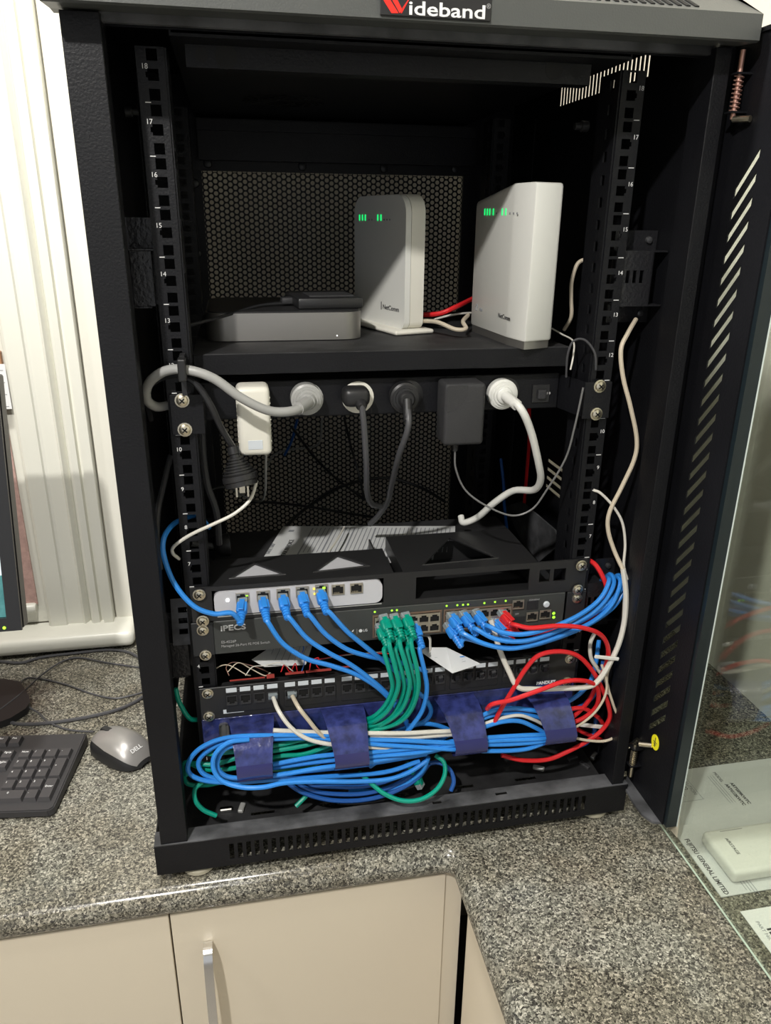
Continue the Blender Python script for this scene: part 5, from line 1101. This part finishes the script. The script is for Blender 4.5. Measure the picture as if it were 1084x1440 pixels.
for j, x in enumerate((-.0995, -.1185, -.1375)):
    key(x, -.019, leg=('Pse', 'Scr', 'Prt')[j]); key(x, rows[0], leg=('PgUp', 'Hm', 'Ins')[j]); key(x, rows[1], leg=('PgDn', 'End', 'Del')[j]); key(x, rows[4])
key(-.1185, rows[3])
for r in range(5):
    for j in range(15): key(-.165-.019*j, rows[r]) if not (r == 4 and 4 <= j <= 9) else None
key(-.165-.019*6.5, rows[4], 6, 1)
for j in range(12): key(-.168-.0215*j, -.019)
# mouse : lofted shell
ms = thing('computer_mouse', 'silver computer mouse with black sides between the keyboard and the rack', 'mouse', PZ(165, 1066, BZ))
mo = Vector((ms.location.x, ms.location.y, BZ)); pw = PZ(155, 1025, BZ+.03); pb_ = PZ(203, 1062, BZ+.01)
hd_ = (Vector((pw.x, pw.y, 0))-Vector((pb_.x, pb_.y, 0))).normalized(); sd_ = Vector((hd_.y, -hd_.x, 0))
mo = mo + Vector((.004, .008, 0))
def mp_(u, a, lift=1.0, shrink=1.0):   # u -1 tail .. 1 nose, a 0..pi over the top
    Lh = .054; wdt = .0315*(1-abs(u)**3.2)**.5*(1-.08*u)*shrink; hgt_ = (.036*(1-max(0, u)**2*.45-max(0, -u)**2.6*.75))*lift
    return mo + hd_*(u*Lh) + sd_*(wdt*math.cos(a)) + Vector((0, 0, .003+hgt_*max(0, math.sin(a))**.75*(1-abs(u)**6)**.5))
def shell(a0, a1, u0=-.985, u1=.985, nu=22, na=14, sh=1.0, li=1.0):
    b = BM(); G = [[b.verts.new(mp_(u0+(u1-u0)*i/nu, a0+(a1-a0)*j/na, li, sh)) for j in range(na+1)] for i in range(nu+1)]
    for i in range(nu):
        for j in range(na): b.faces.new([G[i][j], G[i+1][j], G[i+1][j+1], G[i][j+1]])
    bmesh.ops.recalc_face_normals(b, faces=b.faces[:]); return b
obj('sides', shell(0, math.pi, sh=.97, li=.96), M_PL, ms, smooth=True)
b = BM(); G = []
for i in range(23):
    u = -.93+1.86*i/22; aa = .50+.25*max(0, u); G.append([b.verts.new(mp_(u, aa+(math.pi-2*aa)*j/14, 1.03, 1.0)) for j in range(15)])
for i in range(22):
    for j in range(14): b.faces.new([G[i][j], G[i+1][j], G[i+1][j+1], G[i][j+1]])
bmesh.ops.recalc_face_normals(b, faces=b.faces[:]); obj('top_shell', b, M_MSIL, ms, smooth=True)
pwl = mp_(.55, math.pi/2, 1.03); b = BM(); lathe(b, pwl-sd_*.003-Vector((0, 0, .004)), sd_, [(0, .006), (.0005, .0075), (.0055, .0075), (.006, .006)], 18); obj('scroll_wheel', b, M_PL, ms, smooth=True)
b = BM(); xbox(b, frame_mtx(mp_(.38, math.pi/2, 1.03)+Vector((0, 0, -.0005)), hd_, (0, 0, 1)), (.024, .009, .0024), .001); obj('wheel_surround', b, M_PL, ms)
text('lettering', 'DELL', mp_(-.76, math.pi*.52, 1.05)+Vector((0, 0, .001)), .009, sd_*-1 if sd_.x < 0 else sd_, Vector((hd_.x*.8, hd_.y*.8, .6)), M_PRINT, ms, 'CENTER')
# mouse / keyboard / monitor leads
def lead(label, L, r=.0016, z=None, m=M_CDG, name='bench_lead'):
    P = [PZ(x, y, BZ+h) for x, y, h in L]; t = thing(name, label, 'cable', P[0]); bm = BM(); tube(bm, P, r, 7); obj('cord', bm, m, t, smooth=True)
lead('thin dark mouse lead wiggling from the mouse to behind the monitor foot', [(132, 1029, .006), (110, 1028, .002), (88, 1024, .002), (66, 1014, .002), (55, 1003, .003), (45, 997, .004), (30, 985, .010), (26, 968, .010), (35, 955, .004), (52, 954, .002), (90, 962, .002), (130, 976, .002), (160, 982, .002), (185, 978, .002), (202, 973, .002)])
lead('thicker dark cable sweeping from the monitor foot across to the rack', [(0, 1008, .003), (20, 1017, .003), (50, 1018, .003), (90, 1014, .003), (130, 1007, .003), (165, 998, .003), (190, 987, .003), (206, 976, .003)], .0030)
lead('thin dark lead crossing to the rack close under the sill', [(0, 998, .012), (30, 975, .012), (60, 948, .008), (88, 930, .004), (112, 925, .003), (150, 932, .003), (198, 939, .003)])
lead('dark cable lying against the wall under the sill', [(0, 930, .003), (30, 932, .003), (60, 924, .003), (110, 918, .003), (150, 914, .003), (180, 917, .003), (200, 928, .003)], .0026)
# monitor
MX = -.4775
def mon(px, py): return PX(px, py, MX)
mb, mt_ = mon(32, 885), mon(0, 570)
tl = Vector((0, mt_.y-mb.y, mt_.z-mb.z)).normalized()
mn = thing('computer_monitor', 'black-framed computer monitor at the left edge, screen lit', 'monitor', (MX-.25, mb.y+.05, BZ))
nrm = Vector((0, -tl.z, tl.y)); HM = .34
def mpt(u, v, w_): return Vector((MX-u, mb.y, mb.z)) + tl*v + nrm*w_
def mbox(u0, u1, v0, v1, w0, w1, bev=0):
    b = BM(); c = mpt((u0+u1)/2, (v0+v1)/2, (w0+w1)/2); return xbox(b, frame_mtx(c, (1, 0, 0), tl), (abs(u1-u0), abs(w1-w0), abs(v1-v0)), bev)
obj('housing', mbox(0, .52, 0, HM, -.030, -.004, .003), M_BEZ, mn)
b = BM(); plate(b, mpt(.52, 0, 0), (1, 0, 0), tl, .52, HM, [(.018, .502, .018, HM-.018)], .004); obj('bezel', b, M_BEZ, mn)
obj('screen', mbox(.018, .502, .075, HM-.018, -.004, -.003), M_SCR, mn); obj('taskbar_picture', mbox(.018, .502, .018, .075, -.004, -.003), M_SCRG, mn)
b = BM(); c = mon(6, 885)+nrm*.001; lathe(b, PP(6, 883, mpt(0, 0, .0045), nrm), nrm, [(0, .0022), (.0006, .002)], 10); obj('power_light', b, M_LEDY, mn)
b = BM(); xbox(b, frame_mtx((MX-.26, mb.y+.06, .02), (1, 0, 0), (0, 0, 1)), (.09, .03, .22), .004); obj('stand_neck', b, M_BEZ, mn)
fo = PZ(41, 1000, BZ+.008); b = BM(); q = [PZ(41, 1000, BZ+.001), PZ(0, 1022, BZ+.001)]
cxx = MX-.26; 
fp_ = []
f0 = PZ(42, 1001, BZ); f1 = PZ(22, 966, BZ+.01)
fx, fy_ = f0.x, f0.y; P_ = [(-.86, fy_-.05), (fx-.055, fy_-.05), (fx-.02, fy_-.030), (fx-.003, fy_-.008), (fx, fy_+.01), (fx-.006, fy_+.028), (fx-.03, fy_+.075), (fx-.06, fy_+.09), (-.86, fy_+.09)]
prism(b, [(x, y, BZ+.0005) for x, y in P_], (0, 0, .012))
obj('stand_foot', b, M_BEZ, mn, smooth=True)
# notice taped beside the window
b = BM(); y_ = .553; a = PY(0, 512, y_); c = PY(17, 575, y_); box(b, (a.x-.15, y_, c.z), (c.x, y_+.0006, a.z)); no = obj('notice', b, M_PAP); tag(no, 'white printed notice taped up by the window above the monitor', 'paper')
b = BM()
for k in range(11): z = c.z+.004+(a.z-c.z-.008)*k/10; box(b, (a.x-.10, y_-.0004, z), (c.x-.004-.004*(k % 3), y_-.0001, z+.0009))
obj('print', b, M_INKG, no)

# ================================================================== ON THE WORKTOP, RIGHT (behind the glass door)
def xr_text(s, px, py, size, m, parent, z, wide=1.0, bold=0): return text('lettering', s, PZ(px, py, z), size, (0, -1, 0), (1, 0, 0), m, parent, wide=wide, bold=bold, ext=.0001)
bgp = thing('document_pouch', 'white air-conditioner manual in a clear sleeve under the white remote', 'document', (.5, -.1, BZ))
b = BM(); box(b, (.360, -.206, BZ+.0004), (.645, .011, BZ+.0022), .0005, 1); sh_ = obj('cover', b, M_PAPB, bgp); zt_ = BZ+.0023
xr_text('FUJITSU GENERAL LIMITED', 962, 1180, .0088, M_INK, sh_, zt_, wide=.86, bold=.00015)
xr_text('CAUTION', 958, 1095, .0075, M_INKG, sh_, zt_); xr_text('R32', 957, 1103, .0075, M_INK, sh_, zt_)
xr_text('MODEL', 1002, 1086, .0065, M_INK, sh_, zt_); xr_text('ARTG09KWTC', 1026, 1101, .0065, M_INK, sh_, zt_, bold=.0002); xr_text('ARTG12KWTC', 1019, 1103, .0065, M_INK, sh_, zt_, bold=.0002)
b = BM(); p0 = PZ(999, 1088, zt_); 
for k in range(3): box(b, (p0.x-.004*k, p0.y-.060, zt_), (p0.x-.004*k+.0006, p0.y-.004, zt_+.0001))
p0 = PZ(951, 1092, zt_)
for x_ in (p0.x-.030, p0.x+.012): box(b, (x_, p0.y-.050, zt_), (x_+.0005, p0.y, zt_+.0001))
for y2 in (p0.y-.050, p0.y): box(b, (p0.x-.030, y2, zt_), (p0.x+.012, y2+.0005, zt_+.0001))
for k in range(5): box(b, (p0.x-.026+.004*k, p0.y-.042, zt_), (p0.x-.0256+.004*k, p0.y-.004, zt_+.0001))
p0 = PZ(1035, 1233, zt_)
for k in range(4): box(b, (p0.x+.004*k, p0.y-.020-.003*k, zt_), (p0.x+.0008+.004*k, p0.y, zt_+.0001))
obj('print', b, M_INKG, sh_)
rmt = thing('remote_unit', 'white rounded air-conditioner remote unit lying on the manual', 'remote control', (.44, -.15, BZ+.0025))
b = BM(); box(b, (.383, -.193, BZ+.0026), (.530, -.122, BZ+.0215), .006, 4); rb_ = obj('case', b, M_WHT, rmt, smooth=True)
xr_text('AIRSTAGE', 1019, 1179, .0060, M_INK, rb_, BZ+.0218, wide=1.0)
b = BM(); p0 = PZ(1012, 1169, BZ+.0216); p1 = PZ(1040, 1161, BZ+.0216); box(b, (p0.x, p0.y, BZ+.0212), (p1.x, p0.y-.0012, BZ+.0217)); obj('cover_seam', b, M_GREY, rb_)
lf = thing('leaflet', 'small white leaflet at the right edge in front of the manual', 'paper', (.45, -.27, BZ))
b = BM(); box(b, (.370, -.36, BZ+.0004), (.52, -.228, BZ+.0016), .0004, 1); sh2 = obj('sheet', b, M_PAP, lf)
xr_text('PART No. 93', 1062, 1296, .006, M_INKG, sh2, BZ+.0018)
b = BM()
for k in range(8): box(b, (.385, -.255-.0045*k, BZ+.0016), (.395, -.2575-.0045*k-.001*(k % 2), BZ+.0018))
obj('barcode', b, M_INK, sh2)
